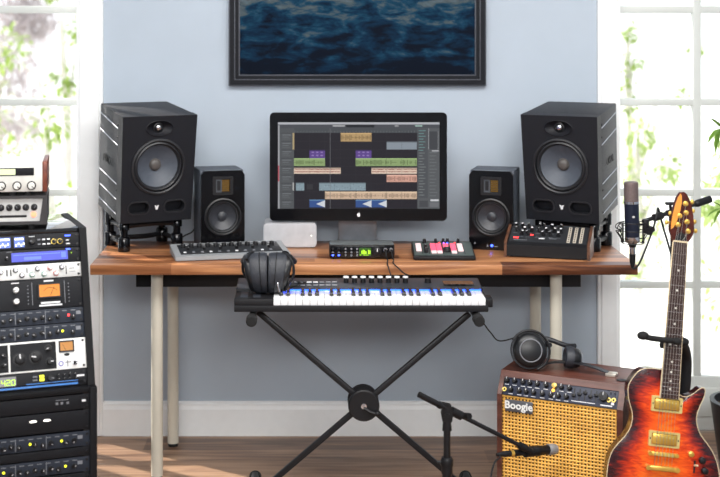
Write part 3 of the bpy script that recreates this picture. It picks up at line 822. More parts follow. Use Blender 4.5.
for x0, x1 in ((0, .0095), (Ws-.0095, Ws)): part('end_cheek', extrude_x(MB(M_cheek), ck, x0, x1, M_cheek), t, smooth=25)
sl = math.atan2(.044, .113); MT = Matrix.Translation((0, .012, .05)) @ Matrix.Rotation(sl, 4, 'X')   # panel length .132
b = MB(M_ctld); b.T = MT; b.box(.014, Ws-.014, .004, .119, -.001, .001); part('control_panel', b, t)
kb = lambda bb: (bb.lathe([(.0075, 0), (.0072, .004), (.0052, .005), (.005, .015), (0, .0158)], mt=M_black, n=14, axis='z'), bb.lathe([(.0043, .0155), (.0043, .0162), (0, .0163)], mt=M_wprint, n=12, axis='z'))
rg = random.Random(9)
px_ = [.028, .052, .076, .106, .13, .154, .18]
for r_, y in enumerate((.104, .078, .053)):
    for i, x in enumerate(px_):
        if (r_, i) in ((2, 0), (2, 3)): continue
        inst('knob', 'syn', kb, t, MT @ Vector((x+(.008 if r_ == 1 else 0), y, .001)), (sl, 0, rg.uniform(-2, 2)))
for x, y, mt in ((.088, .052, M_red), (.032, .03, M_red), (.04, .03, M_red), (.12, .03, M_wprint), (.13, .03, M_wprint)):
    b = MB(mt); b.T = MT; b.box(x-.005, x+.005, y-.003, y+.003, 0, .002); part('button', b, t)
b = MB(M_gprint); b.T = MT
for r_, y in enumerate((.117, .092, .067, .041)):
    for x in px_: b.box(x-.008, x+.008, y-.0035, y-.002, .0005, .0014)
b.box(.03, .075, .014, .017, .0005, .0014).box(.15, .175, .03, .034, .0005, .0014)
merge(next(c for c in t.children if c.name.startswith(('knob_panel', 'control_panel'))), b)
M_patch = mat('patch_strip', (190, 180, 165), .5)
for i in range(3):
    b = MB(M_patch); b.T = MT; b.box(Ws-.082+i*.021, Ws-.071+i*.021, .010, .114, .0005, .0025, M_patch)
    for k in range(8): b.cyl((Ws-.0765+i*.021, .017+k*.0125, .0025), (Ws-.0765+i*.021, .017+k*.0125, .004), .0023, n=10, mt=M_steel)
    part('patch_bay_strip', b, t)
b = MB(M_rubber); b.box(.02, Ws-.02, .01, .14, 0, .005); part('base_pad', b, t)

# thin signal cables behind the left speakers
t = solo('speaker_cable', MB(M_cable).tube([P(176, 243, 4.98), P(184, 236, 4.99), P(192, 232, 5.0), P(198, 224, 5.02), P(206, 219, 5.03)], .003, smooth=6), 'black cable drooping behind the left speaker stand towards the small speaker', 'cable')
# ================================================================== MIDI KEYBOARD
KD = 4.2
kx0 = (234-CX)*KD/F; kx1 = (488.5-CX)*KD/F; KW = kx1-kx0
KZ = .657
M_kb = mat('keyboard_body', (25, 25, 28), .55, var=.04, spec=.3)
M_kp = mat('keyboard_panel', (46, 50, 58), .45, var=.04)
M_key = mat('white_key', (240, 240, 242), .25)
M_bkey = mat('black_key', (16, 16, 22), .3)
t = thing('midi_keyboard', 'black keyboard controller with white keys lit blue, on the crossed stand', 'keyboard', (kx0, KD, KZ))
b = MB(M_kb)
b.box(0, KW, 0, .255, 0, .020, M_kb, .003)
b.hexa([(0, .125, .018), (KW, .125, .018), (KW, .255, .018), (0, .255, .018), (0, .13, .046), (KW, .13, .046), (KW, .255, .058), (0, .255, .058)], M_kb, .003)
KX0 = (273.3-234)*KD/F; KX1 = (486-234)*KD/F
b.box(0, KX0-.001, .004, .14, .018, .040, M_kb, .003)
b.box(KX1+.001, KW, .004, .14, .018, .040, M_kb, .002)
part('case', b, t)
part('end_bracket', MB(M_kb).box(KW, KW+.018, .03, .09, .008, .036, r=.003), t)
b = MB(M_kp); b.hexa([(.004, .132, .0455), (KW-.004, .132, .0455), (KW-.004, .25, .0565), (.004, .25, .0565), (.004, .132, .0472), (KW-.004, .132, .0472), (KW-.004, .25, .0586), (.004, .25, .0586)], M_kp); part('top_panel', b, t)
kw = (KX1-KX0)/29
def wk(bb): bb.box(.0004, kw-.0004, 0, .118, 0, .0225, M_key, .0012)
def bk(bb): bb.hexa([(-.0065, 0, 0), (.0065, 0, 0), (.0065, .084, 0), (-.0065, .084, 0), (-.005, .006, .0125), (.005, .006, .0125), (.005, .084, .0125), (-.005, .084, .0125)], M_bkey, .001)
for i in range(29):
    inst('white_key', 'wk', wk, t, (KX0+i*kw, .006, .0195))
    if i % 7 in (0, 1, 3, 4, 5) and i < 28:
        inst('black_key', 'bk', bk, t, (KX0+(i+1)*kw, .04, .040))
M_strip = glow('key_light', (24, 70, 255), 12)
part('light_guide', MB(M_strip).box(KX0, KX1, .1245, .1298, .0425, .0446), t, 'blue light strip above the keys')
wx = lambda px: (px-234)*4.36/F+.004   # column to x on the panel
pz = lambda y: .0472+(y-.132)*.0114/.118
for i in range(8):
    x = wx(342.5+i*8.55)
    k = part('knob', MB(M_black).cyl((x, .2, pz(.2)), (x, .2, pz(.2)+.016), .0085, .0078, n=16), t)
    part('knob_cap', MB(M_white).cyl((x, .2, pz(.2)+.016), (x, .2, pz(.2)+.0205), .0094, .0088, n=16), k, 'white knob cap')
x = wx(425); part('encoder', MB(M_black).cyl((x, .2, pz(.2)), (x, .2, pz(.2)+.014), .011, .010, n=20), t)
for i in range(16):
    x = wx(286+(i % 8)*6.4); y = .165 if i < 8 else .2
    b = MB(M_gprint if i not in (11, 12) else M_wprint); b.box(x-.008, x+.008, y-.006, y+.006, pz(y), pz(y)+.003, r=.0008); part('button', b, t)
part('display', MB(M_gloss).box(wx(440), wx(470), .16, .215, .052, .0562), t)
for x in (.03, .07): part('touch_strip', MB(M_kp).box(x-.012, x+.012, .03, .12, .0395, .042, r=.001), t)

# ================================================================== CROSSED KEYBOARD STAND
t = thing('keyboard_stand', 'black crossed keyboard stand with round centre hub under the keyboard', 'keyboard stand', ((363.4-CX)*4.3/F, 4.3, 0))
s43 = F/4.3
hub = (0, 0, H-(402.5-CY)/s43); hx = hub[2]
sw = 1.175
zt, zb_ = .634, .042
for sgn, yy in ((1, -.012), (-1, .012)):
    b = MB(M_steel)
    top = ((zt-hx)*sw*sgn, yy, zt); bot = (-(hx-zb_)*sw*sgn, yy, zb_)
    d_ = Vector(top)-Vector(bot)
    Mr = Matrix.Translation(bot) @ Vector((0, 0, 1)).rotation_difference(d_).to_matrix().to_4x4()
    b.T = Mr; b.box(-.009, .009, -.009, .009, 0, d_.length, M_steel, .003)
    part('cross_arm', b, t)
    b = MB(M_steel); X = top[0]+.014*sgn*1.0
    b.cyl((X, -.12, .6385), (X, .14, .6385), .012, n=16); sup = part('support_bar', b, t)
    for y0, y1 in ((-.15, -.105), (.115, .15)):
        b = MB(M_rubber); b.lathe([(.0, y0), (.014, y0), (.0175, y0+.004), (.0175, y1-.004), (.015, y1), (0, y1)], (X, 0, .6385), 'y', 18)
        part('end_cap', b, sup)
    b = MB(M_steel); Xb = bot[0]
    b.cyl((Xb, -.2, .03), (Xb, .24, .03), .0135, n=16); ft = part('foot_bar', b, t)
    for y0, y1 in ((-.24, -.19), (.22, .26)):
        b = MB(M_rubber); b.lathe([(0, y0), (.017, y0), (.021, y0+.004), (.021, y1-.004), (.017, y1), (0, y1)], (Xb, 0, .021+.000), 'y', 18)
        part('end_cap', b, ft)
b = MB(M_black)
b.lathe([(0, -.040), (.046, -.040), (.050, -.036), (.050, -.024), (0, -.024)], (0, 0, hx), 'y', 40)
b.lathe([(0, .024), (.05, .024), (.05, .036), (0, .036)], (0, 0, hx), 'y', 40)
b.cyl((0, -.03, hx), (0, .03, hx), .014, n=16)
h_ = part('hub_disc', b, t)
b = MB(M_steel); b.lathe([(0, -.046), (.009, -.045), (.009, -.04), (0, -.04)], (0, 0, hx), 'y', 16, M_chrome)
b.tube([(.0, -.043, hx-.004), (.018, -.048, hx-.016), (.040, -.05, hx-.022)], .005, n=8); b.ball((.043, -.05, hx-.022), .009, M_black)
part('lock_lever', b, h_)

# ================================================================== HEADPHONES
M_hpad = mat('ear_pad', (44, 47, 54), .45, bump=.4)
M_hshell = mat('ear_shell', (24, 25, 28), .35)
def ear_cup(root, M, r=.05):
    """cup with its outer side towards +x of M and pad towards -x"""
    b = MB(M_hshell); b.T = M
    b.lathe([(0, .034), (r*.45, .034), (r*.6, .031), (r*.82, .027), (r*.94, .018), (r*.96, .004), (0, .004)], axis='x', n=32)
    b.torus(r*.62, .0022, (.031, 0, 0), 'x', 32, 6, M_gprint)
    c = part('ear_cup', b, root)
    b = MB(M_hpad); b.T = M
    b.ring([(r*.5, .002), (r*.55, -.016), (r*.75, -.022), (r*.98, -.018), (r*1.06, -.006), (r*1.02, .006), (r*.6, .008)], axis='x', n=32)
    part('ear_pad', b, c)
    b = MB(M_rubber); b.T = M; b.lathe([(0, -.001), (r*.6, -.001), (r*.6, .004), (0, .004)], axis='x', n=24); part('ear_mesh', b, c)
    return c
def yoke(root, M, r=.05):
    b = MB(M_steel); b.T = M
    pts = [(.016, r*1.16*math.cos(R(a)), r*1.16*math.sin(R(a))) for a in range(-20, 201, 20)]
    b.tube(pts, .0042, n=8, smooth=2)
    b.cyl((.016, r*1.16, -.0), (.016, r*.9, 0), .004, n=8).cyl((.016, -r*1.16, 0), (.016, -r*.9, 0), .004, n=8)
    part('yoke', b, root)
# on the keyboard's left end: cups side by side, headband folded back
tz = KZ+.040
hp = thing('headphones', 'black padded headphones lying on the left end of the lit keyboard', 'headphones', ((268-CX)*4.29/F, 4.29, tz))
def taper(b):
    for v in b.v: v.x *= 1+(v.z-.075)*3.2
for s in (-1, 1):
    fl = Matrix.Rotation(PI, 4, 'Z') if s < 0 else Matrix()
    M = Matrix.Translation((s*.036, .0, .066)) @ fl
    # cups with a tall oval outline and thick pads meeting in the middle
    b = MB(M_hshell); b.T = M @ Matrix.Diagonal((1, .9, 1.08, 1))
    b.lathe([(0, .036), (.046, .036), (.053, .031), (.056, .022), (.056, .006), (0, .006)], axis='x', n=36); taper(b)
    c = part('ear_cup', b, hp)
    b = MB(M_hpad); b.T = M @ Matrix.Diagonal((1, .9, 1.08, 1))
    b.ring([(.026, .004), (.03, -.03), (.05, -.0355), (.058, -.033), (.0605, -.026), (.0605, .012), (.057, .018), (.03, .02)], axis='x', n=36)
    b.torus(.0605, .0016, (-.012, 0, 0), 'x', 36, 6, M_black); taper(b)
    part('ear_pad', b, c)
    b = MB(M_rubber); b.T = M; b.lathe([(0, 0), (.028, 0), (.028, .006), (0, .006)], axis='x', n=24); part('ear_mesh', b, c)
    yk = MB(M_steel); yk.T = M
    yk.tube([(.018, -.03, -.052), (.03, -.036, -.03), (.046, -.036, .0), (.044, -.03, .034), (.03, -.02, .056), (.012, .0, .066), (.024, .02, .062), (.03, .045, .05)], .0042, n=8, smooth=5)
    y = part('yoke', yk, hp)
    ch = MB(M_chrome); ch.T = M; ch.tube([(-.004, -.055, -.025), (.002, -.056, -.05)], .0042, n=8, smooth=3); ch.ball((-.004, -.055, -.024), .0055, M_chrome)
    part('adjuster_rod', ch, y, 'bright metal adjuster rod')
b = MB(M_leather)
pts = spline([Vector(p) for p in ((-.074, .045, .105), (-.085, .075, .09), (-.078, .12, .078), (-.035, .148, .072), (.035, .148, .072), (.078, .12, .078), (.085, .075, .09), (.074, .045, .105))], 6)
for k in range(len(pts)-1):
    pass
b.tube(pts, .0075, n=10)
part('headband', b, hp)
hc = thing('headphone_cable', 'short coil of black headphone cable resting on the keyboard panel beside the headphones', 'cable', ((290-CX)*4.33/F, 4.33, KZ+.048))
b = MB(M_cable); b.tube([(-.03, -.0, .003), (.01, .02, .004), (.035, .045, .007), (.02, .075, .008), (.05, .06, .007), (.03, .035, .005), (.0, .03, .005)], .0026, n=8, smooth=6); part('lead', b, hc)

# ================================================================== RACKS
YAW = R(20)
U = .04445
M_case = mat('rack_case', (16, 16, 18), .5, var=.05, spec=.25)
M_casel = mat('rack_laminate', (18, 18, 21), .6, var=.05, spec=.2)
M_lid = mat('polished_laminate', (22, 22, 24), .06, coat=1)
M_in = mat('rack_inside', (14, 14, 15), .8)
PT = .021
O = Vector((-.6226, 3.92, .508)); Hc, Lc = .434, .1425
LEAN = math.atan2(Lc, Hc); FL = math.hypot(Hc, Lc)
RW = .4826
up = thing('sloped_rack_case', 'black sloped rack case full of studio gear, standing on the lower rack', 'rack case', O, (0, 0, YAW))
sp = [(0, 0), (Lc, Hc), (.46, Hc), (.46, 0)]
for x0, x1 in ((-PT, 0), (-RW-2*PT, -RW-PT)): part('side_panel', extrude_x(MB(M_casel), [(-.004, .0), (Lc-.004, Hc+.004), (.46, Hc+.004), (.46, 0)], x0, x1, M_casel), up, smooth=25)
part('top_panel', MB(M_lid).box(-RW-PT, -PT, Lc+.004, .455, Hc-.012, Hc+.0035, r=.001), up)
part('bottom_panel', MB(M_casel).box(-RW-PT, -PT, .004, .455, 0, .014), up)
part('back_panel', MB(M_in).box(-RW-PT, -PT, .44, .458, .014, Hc-.012), up)
lw_o = Vector((-.6136, 3.90, .0))
HL = .5065
lo = thing('lower_rack_case', 'black upright rack case on the floor at the left edge, below the sloped case', 'rack case', lw_o, (0, 0, YAW))
for x0, x1 in ((-PT, 0), (-RW-2*PT, -RW-PT)): part('side_panel', MB(M_casel).box(x0, x1, -.004, .5, .0, HL, r=.002), lo)
part('top_panel', MB(M_casel).box(-RW-PT, -PT, 0, .5, HL-.016, HL-.0005, r=.002), lo)
part('bottom_panel', MB(M_casel).box(-RW-PT, -PT, .0, .495, .012, .03), lo)
part('back_panel', MB(M_in).box(-RW-PT, -PT, .47, .49, .03, HL-.016), lo)
for x in (-PT-.018, -RW-PT):
    b = MB(M_black); b.box(x, x+.018, .004, .012, .03, HL-.017)
    for k in range(22): b.cyl((x+.009, .0035, .04+k*.02), (x+.009, .0045, .04+k*.02), .003, n=8, mt=M_rubber)
    part('rack_rail', b, lo)

Mup = Matrix.Translation(O) @ Matrix.Rotation(YAW, 4, 'Z') @ Matrix.Rotation(-LEAN, 4, 'X')
Mlo = Matrix.Translation(lw_o) @ Matrix.Rotation(YAW, 4, 'Z')
SPX = 326.0        # pixels to the metre along the rack front
PLATE = {}
def unit(label, slot, n, face, lower=False, depth=.17, group='rack units in the two rack cases', name='rack_unit', ears=True):
    top = FL-.008-slot*U if not lower else HL-.018-slot*U
    M = (Mlo if lower else Mup) @ Matrix.Translation((-PT, .004, top-n*U))
    rot = (0, 0, YAW) if lower else (-LEAN, 0, YAW)
    t = thing(name, label, 'studio rack unit', M.translation, rot, group)
    h = n*U-.0012
    b = MB(face)
    b.box(-RW, 0, -.002, .004, .0006, h, face, .0012)
    t['_f'] = 0; PLATE[t.name] = part('faceplate', b, t); del t['_f']
    if not lower: depth = .15-.012*slot
    part('chassis', MB(M_black).box(-RW+.02, -.02, .0035, depth, .003, h-.003), t)
    for x in (-.008,):
        for z in ((h*.5,) if n < 1 else (.008, h-.008)): part('rack_screw', MB(M_steel).lathe([(0, -.0045), (.0035, -.004), (.0038, -.002), (0, -.002)], (x, 0, z), n=10), t)
    return t, h
kn = {}
def knob(t, x, z, r=.0062, body=M_black, mark=M_wprint, h=.012, skirt=None, ang=None, lab=None):
    key = (round(r, 4), body.name, mark.name, round(h, 4), skirt.name if skirt else '')
    return inst('knob', key, knob_fn(r, h, body, mark, skirt), t, (x, -.002, z), (0, ang if ang is not None else rg.uniform(-2.2, 2.2), 0), label=lab)
def X(right, px): return -(right-px-1)/356.0
def led(t, x, z, mt, r=.0025, lab=None): return part('led', MB(mt).lathe([(0, -.0048), (r*.8, -.004), (r, -.002), (0, -.002)], (x, 0, z), n=10), t, lab)
def rect(name, t, x0, x1, z0, z1, mt, y=-.0035, lab=None): return part(name, MB(mt).box(x0, x1, y, -.0015, z0, z1), t, lab)
def prints(t, spans, mt=M_gprint):
    b = MB(mt)
    for x0, x1, z0, z1 in spans: b.box(x0, x1, -.0024, -.0018, z0, z1)
    merge(PLATE[t.name], b)
rg = random.Random(21)
M_face = mat('rack_face_black', (26, 27, 31), .55, var=.04, spec=.2)
M_face2 = mat('rack_face_slate', (42, 47, 57), .55, var=.04, spec=.2)
M_scrb = glow('blue_screen', (120, 150, 255), .85); M_lcd = glow('blue_lcd', (84, 96, 235), .95)
# 1: two small blue screens
t, h = unit('black rack unit with small square blue screens, topmost in the sloped case', 0, 1, M_face); r_ = 81.5
for a, c in ((-5, 7.5), (11.5, 22)):
    s = rect('screen', t, X(r_, a), X(r_, c), .007, h-.006, M_scrb, lab='lit blue screen')
    b = MB(M_wht)
    for i in range(4): b.box(X(r_, a)+.003+i*.0075, X(r_, a)+.007+i*.0075, -.0039, -.0033, .010+.004*(i % 2), .016+.004*(i % 2))
    b.box(X(r_, a)+.002, X(r_, c)-.003, -.0039, -.0033, h-.014, h-.0095)
    part('screen_readout', b, s)
knob(t, X(r_, 30), h*.5, .009, M_black, M_gprint)
for i in range(3):
    for z in (.3, .62): rect('button', t, X(r_, 36+i*5), X(r_, 39+i*5), h*z-.002, h*z+.002, M_wprint if i else M_gprint)
M_brass = mat('brass_ring', (190, 165, 90), .3, metal=.8)
for p_ in (53, 59.5): knob(t, X(r_, p_), h*.42, .0066, M_black, M_brass, skirt=M_brass)
prints(t, [(X(r_, 66), X(r_, 70), h*.2, h*.28), (X(r_, 66), X(r_, 69), h*.45, h*.52), (X(r_, 27), X(r_, 33), h*.84, h*.88)], M_wprint)
part('lit_legend', MB(M_blue).box(X(r_, 65), X(r_, 71), -.0026, -.0018, h*.76, h*.84), t)
# 2: long blue display
t, h = unit('black rack unit with one long glowing blue display', 1, 1, M_face); r_ = 82.5
s = rect('display', t, X(r_, 9), X(r_, 68), .0085, h-.008, M_lcd, lab='long glowing blue display')
b = MB(M_scrb); b.box(X(r_, 22), X(r_, 40), -.0039, -.0033, h*.3, h*.5).box(X(r_, 11), X(r_, 60), -.0039, -.0033, h*.62, h*.68).box(X(r_, 61), X(r_, 66), -.0039, -.0033, h*.34, h*.72); part('display_readout', b, s)
part('lit_legend', MB(M_blue).box(X(r_, 66.5), X(r_, 71), -.004, -.0018, h*.84, h*.92), t)
led(t, X(r_, 72), h*.62, M_grn, .0015); knob(t, X(r_, 4), h*.45, .005)
prints(t, [(X(r_, 4), X(r_, 10), h*.88, h*.92)])
# 3: silver channel strip with coloured knobs
t, h = unit('silver rack unit with a zigzag of black, green and red knobs', 2, 1, M_silver); r_ = 83.5
M_kg = mat('knob_green', (40, 130, 110), .4); M_kr = mat('knob_red', (190, 50, 40), .4)
for px_k, zz, bd in ((-2, .6, M_black), (13.5, .68, M_black), (20, .3, M_black), (30.5, .3, M_kg), (36.5, .68, M_black), (43, .3, M_kg), (49.5, .7, M_kr), (55.5, .3, M_kr), (62, .7, M_black)):
    knob(t, X(r_, px_k), h*zz, .0062, M_white if bd is not M_black else M_chrome, bd, .013, bd)
prints(t, [(X(r_, 4), X(r_, 5.4), h*.3, h*.75), (X(r_, 8), X(r_, 9.4), h*.3, h*.75), (X(r_, 25), X(r_, 26), h*.45, h*.8), (X(r_, 66), X(r_, 67), h*.2, h*.8)], M_steel)
prints(t, [(X(r_, 70), X(r_, 76), h*.34, h*.38), (X(r_, 70), X(r_, 75), h*.56, h*.62)])
# 4: black compressor with amber meter
t, h = unit('tall black rack unit with amber needle meter and two white knobs', 3, 2, M_face); r_ = 85
mtr = rect('meter', t, X(r_, 38.5), X(r_, 60), h*.40, h*.80, M_amb, -.004, 'glowing amber needle meter')
b = MB(M_black); b.plate(rrect(X(r_, 37), X(r_, 61.5), h*.36, h*.84, .002), [rrect(X(r_, 38.5), X(r_, 60), h*.40, h*.80, .001)], -.007, -.002); part('meter_bezel', b, mtr)
b = MB(M_steel); xm = X(r_, 50)
b.tube([(xm, -.0046, h*.42), (xm+.012, -.0046, h*.72)], .0006, n=5); b.tube([(xm+.026*math.sin(R(a)), -.0045, h*.36+.03*math.cos(R(a))) for a in range(-48, 49, 8)], .0006, n=5); part('meter_scale', b, mtr)
for z in (.68, .30): knob(t, X(r_, 14.5), h*z, .0085, M_white, M_black, .014, lab='white knob')
prints(t, [(X(r_, 40), X(r_, 60), h*.17, h*.23), (X(r_, 38), X(r_, 62), h*.09, h*.14), (X(r_, 44), X(r_, 54), h*.9, h*.95), (X(r_, 10), X(r_, 18), h*.9, h*.93)], M_wprint)
for q in (27, 69.5):
    for k in range(6): part('indicator', MB(M_gprint).cyl((X(r_, q), -.0018, h*(.2+.12*k)), (X(r_, q), -.0035, h*(.2+.12*k)), .0018, n=8), t)
prints(t, [(X(r_, 31), X(r_, 31.6), h*.15, h*.9), (X(r_, 65), X(r_, 65.6), h*.15, h*.9)])
# 5, 6: two slate units with rows of knobs
def knobrow(t, h, r_, leds, label_cols=True):
    i = 0
    for px_k in range(-6, 75, 8):
        if any(abs(px_k-l[0]) < 4 for l in leds): continue
        knob(t, X(r_, px_k), h*(.36 if i % 2 else .46), .0058, M_black, M_wprint, .012, M_steel); i += 1
    for px_l, mt, lab in leds: led(t, X(r_, px_l), h*.5, mt, .0038, lab)
    sp_ = [(X(r_, q), X(r_, q+.7), h*.1, h*.92) for q in (14, 45)]+[(X(r_, q), X(r_, q+5), h*.80, h*.85) for q in range(0, 76, 9)]
    prints(t, sp_)
    prints(t, [(X(r_, 77.5), X(r_, 82.5), h*.52, h*.76)], M_gprint)
t, h = unit('slate rack unit with a row of knobs and a red light', 5, 1, M_face2); knobrow(t, h, 86.5, [(69.5, M_red, 'glowing red light')])
t, h = unit('slate rack unit with a row of knobs and a yellow light, above the white unit', 6, 1, M_face2); knobrow(t, h, 87.5, [(63.5, M_yel, 'glowing yellow light')])
# 7: white/silver preamp with black panel
t, h = unit('tall white rack unit with black knob panels and a small amber meter', 7, 2, M_white); r_ = 89
rect('knob_panel', t, X(r_, 10), X(r_, 57), h*.06, h*.94, M_face, -.0032); rect('knob_panel', t, X(r_, -60), X(r_, 8), h*.06, h*.94, M_face, -.0032)
for px_k, z, rr in ((19.5, .44, .0155), (36, .47, .0155), (49, .74, .0085), (50, .3, .0095), (3, .6, .006), (3, .3, .006), (-4, .5, .006)):
    knob(t, X(r_, px_k), h*z, rr, M_black, M_wprint, .016, M_steel)
prints(t, [(X(r_, 16), X(r_, 26), h*.87, h*.9), (X(r_, 24), X(r_, 36), h*.12, h*.15), (X(r_, 32), X(r_, 42), h*.87, h*.9), (X(r_, 45), X(r_, 54), h*.9, h*.93)])
mtr = rect('meter', t, X(r_, 61), X(r_, 75), h*.60, h*.90, glow('dim_amber', (225, 150, 60), .75), -.004, 'small amber meter')
b = MB(M_steel); b.plate(rrect(X(r_, 60), X(r_, 76), h*.56, h*.94, .001), [rrect(X(r_, 61.4), X(r_, 74.6), h*.61, h*.89, .001)], -.006, -.002); b.tube([(X(r_, 67), -.0045, h*.62), (X(r_, 64), -.0045, h*.82)], .0005, n=5); part('meter_bezel', b, mtr)
b = MB(M_black); b.lathe([(0, -.003), (.006, -.003), (.006, -.002), (0, -.002)], (X(r_, 68), 0, h*.48), 'y', 16, M_black, 1.4, .7); part('maker_badge', b, t)
b = MB(mat('blue_ring', (90, 90, 170), .4)); b.ring([(.0075, -.002), (.0075, -.004), (.005, -.004), (.005, -.002)], (X(r_, 61.5), 0, h*.2), 'y', 20); b.lathe([(0, -.0035), (.005, -.0035), (.005, -.002), (0, -.002)], (X(r_, 61.5), 0, h*.2), 'y', 16, M_wprint); part('button', b, t, 'round button with blue ring')
knob(t, X(r_, 76), h*.2, .0058, M_black, M_chrome, .012, M_chrome)
prints(t, [(X(r_, 66), X(r_, 72), h*.22, h*.25), (X(r_, 68), X(r_, 69), h*.1, h*.3)])
# 8: black unit with green digits and a blue stripe
t, h = unit('black rack unit with green digits and a bright blue stripe along its foot', 9, 1, M_face); r_ = 90
M_stripe = mat('blue_stripe', (24, 110, 190), .35)
rect('stripe', t, X(r_, -60), X(r_, 79), 0.001, h*.16, M_stripe, -.0032, 'bright blue stripe')
rect('stripe', t, X(r_, 26), X(r_, 79), h*.15, h*.3, M_stripe, -.0031, 'bright blue stripe')
s = rect('display', t, X(r_, -20), X(r_, 16), h*.22, h*.86, M_gloss, -.003)
b = MB(glow('green_digit', (190, 255, 20), 2))
def seg(x, z, w_, hh, on):
    th = .0016
    for k, (x0, x1, z0, z1) in enumerate(((0, w_, hh-th, hh), (w_-th, w_, hh/2, hh), (w_-th, w_, 0, hh/2), (0, w_, 0, th), (0, th, 0, hh/2), (0, th, hh/2, hh), (0, w_, hh/2-th/2, hh/2+th/2))):
        if k in on: b.box(x+x0, x+x1, -.0036, -.0029, z+z0, z+z1)
for q, on in ((1, (1, 2, 5, 6)), (6, (0, 1, 3, 4, 6)), (11, (0, 1, 2, 3, 4, 5))): seg(X(r_, q), h*.3, .011, .016, on)
part('digits', b, s)
for z in (.5, .72): rect('button', t, X(r_, 40), X(r_, 44.5), h*z-.0035, h*z+.0035, M_yel, -.004, 'lit yellow button')
for z in (.5, .72): rect('button', t, X(r_, 33), X(r_, 37.5), h*z-.002, h*z+.002, M_gprint)
knob(t, X(r_, 51), h*.55, .0095, M_black, M_gprint)
for i in range(4):
    for z in (.45, .72): knob(t, X(r_, 59+i*6), h*z, .0032, M_black, M_wprint, .007)
prints(t, [(X(r_, 78), X(r_, 86), h*.5, h*.62)], M_wprint)
b = MB(M_case); b.T = Mup
b.box(-RW-PT, -PT, -.002, .012, 0, .0035); solo_ = None
# lower case contents
t, h = unit('plain black rack panel with tiny switches, at the top of the lower case', 0, 1, M_face, True); r_ = 91
for q in (55, 60, 66): rect('switch', t, X(r_, q), X(r_, q+2.5), h*.45, h*.6, M_gprint)
prints(t, [(X(r_, 55), X(r_, 68), h*.72, h*.76)]); prints(t, [(X(r_, 82), X(r_, 86), h*.5, h*.65)], M_wprint)
t, h = unit('recessed black rack drawer with two small white lamps in the lower case', 1.04, 1.3, M_face, True)
for q in (32, 46):
    b = MB(M_wht); b.lathe([(0, -.006), (.004, -.005), (.005, -.002), (0, -.002)], (X(91, q), 0, h*.66), 'y', 12, M_wht, 2.2, .6); part('lamp', b, t, 'small white lamp')
def lowrow(label, slot, leds):
    t, h = unit(label, slot, 1, M_face2, True); knobrow(t, h, 91, leds)
lowrow('upper slate knob row in the lower case, two yellow lights along its top', 2.42, [(29, M_yel, 'glowing yellow light'), (61, M_yel, 'glowing yellow light')])
t, h = unit('blank black rack panel between the two knob rows of the lower case', 3.44, .6, M_face, True)
lowrow('slate rack unit with knob row near the floor, lowest unit in view', 4.08, [(2.5, M_yel, 'glowing yellow light'), (65, M_yel, 'glowing yellow light')])
t, h = unit('blank black rack panel at the foot of the lower case', 5.12, 1, M_face, True)

# ---- two desktop preamps stacked on the sloped case
ZT = O.z+Hc+.002
PD = 4.035
tx = (47-CX)*PD/F
M_pbody = mat('preamp_dark', (52, 50, 52), .5); M_cwood = wood('reddish_wood', (84, 40, 30), (116, 60, 44), (140, 78, 56), axis=1, rough=.4)
u = Vector((math.cos(R(9)), math.sin(R(9)), 0))
def preamp(name, label, z, d, hh, right, W=.30):
    return thing(name, label, 'preamp', (right, d, z), (0, 0, R(9)), 'preamps stacked on the sloped rack case')
S9 = F/PD*math.cos(R(9))
t = preamp('desktop_preamp', 'dark framed preamp with silver front and glowing orange button, lower of the stacked pair', ZT+.0017, PD, .1, tx)
b = MB(M_pbody); hh = .099; o = [(-.3, .013), (0, .013), (0, hh), (-.3, hh)]
b.plate(o, [[(-.29, .022), (-.022, .022), (-.012, hh-.008), (-.29, hh-.008)]], -.004, .01); b.box(-.3, 0, .008, .2, .013, hh, M_pbody, .002); part('frame', b, t)
b = MB(M_silver); b.add([(-.29, .004, .02), (-.02, .004, .02), (-.012, .007, hh-.008), (-.29, .007, hh-.008)], [(0, 1, 2, 3)], M_silver); b.box(-.291, -.012, .006, .009, .02, hh-.007); part('front_panel', b, t)
for q in (-4, 4, 12, 20, 28, 36): inst('knob', 'pre_low', knob_fn(.0078, .012, M_black, M_gprint, M_steel), t, ((q-48.5)/S9, .005, hh*.64), (0, rg.uniform(-1, 1), 0))
part('slot', MB(M_black).box((-10-48.5)/S9, (29-48.5)/S9, .003, .008, hh*.335, hh*.41, r=.002), t)
part('lit_button', MB(glow('orange_button', (255, 150, 110), 2.2)).lathe([(0, 0), (.0075, .001), (.009, .006), (0, .006)], ((35.5-48.5)/S9, 0, hh*.42), n=16), t, 'glowing orange button')
feet(t, [(x, y) for x in (-.28, -.046) for y in (.012, .17)], 0, .0135, .009)
z2 = ZT+.0017+hh
t = preamp('desktop_preamp', 'cream faced preamp with lit meter window and wooden side, on top of the stacked pair', z2, PD, .1, tx)
hh = .101
M_cream2 = mat('cream_panel', (218, 217, 211), .45, metal=.15)
b = MB(M_cream2); b.box(-.3, -.0135, .0, .006, .012, hh, M_cream2, .0015); part('front_panel', b, t)
part('housing', MB(M_cream2).box(-.3, -.0135, .005, .2, .013, hh-.002), t)  # light cream on the lid stands for the window reflected in its metal
part('side_cheek', MB(M_cwood).box(-.0135, 0, -.001, .202, .011, hh+.001, r=.002), t, 'reddish wooden side')
X9 = lambda q: (q-48.5)/S9
w_ = part('window', MB(M_face).box(X9(-20), X9(36), -.002, .003, hh*.60, hh*.83, r=.001), t)
part('meter', MB(glow('cream_meter', (240, 250, 200), 1.1)).box(X9(-20), X9(18), -.003, -.001, hh*.63, hh*.80), w_, 'lit cream meter')
for q in (4.5, 19.5, 33.5): inst('knob', 'pre_up', knob_fn(.0105, .016, M_cream2, M_steel, M_steel), t, (X9(q), 0, hh*.30), (0, 2.2, 0))

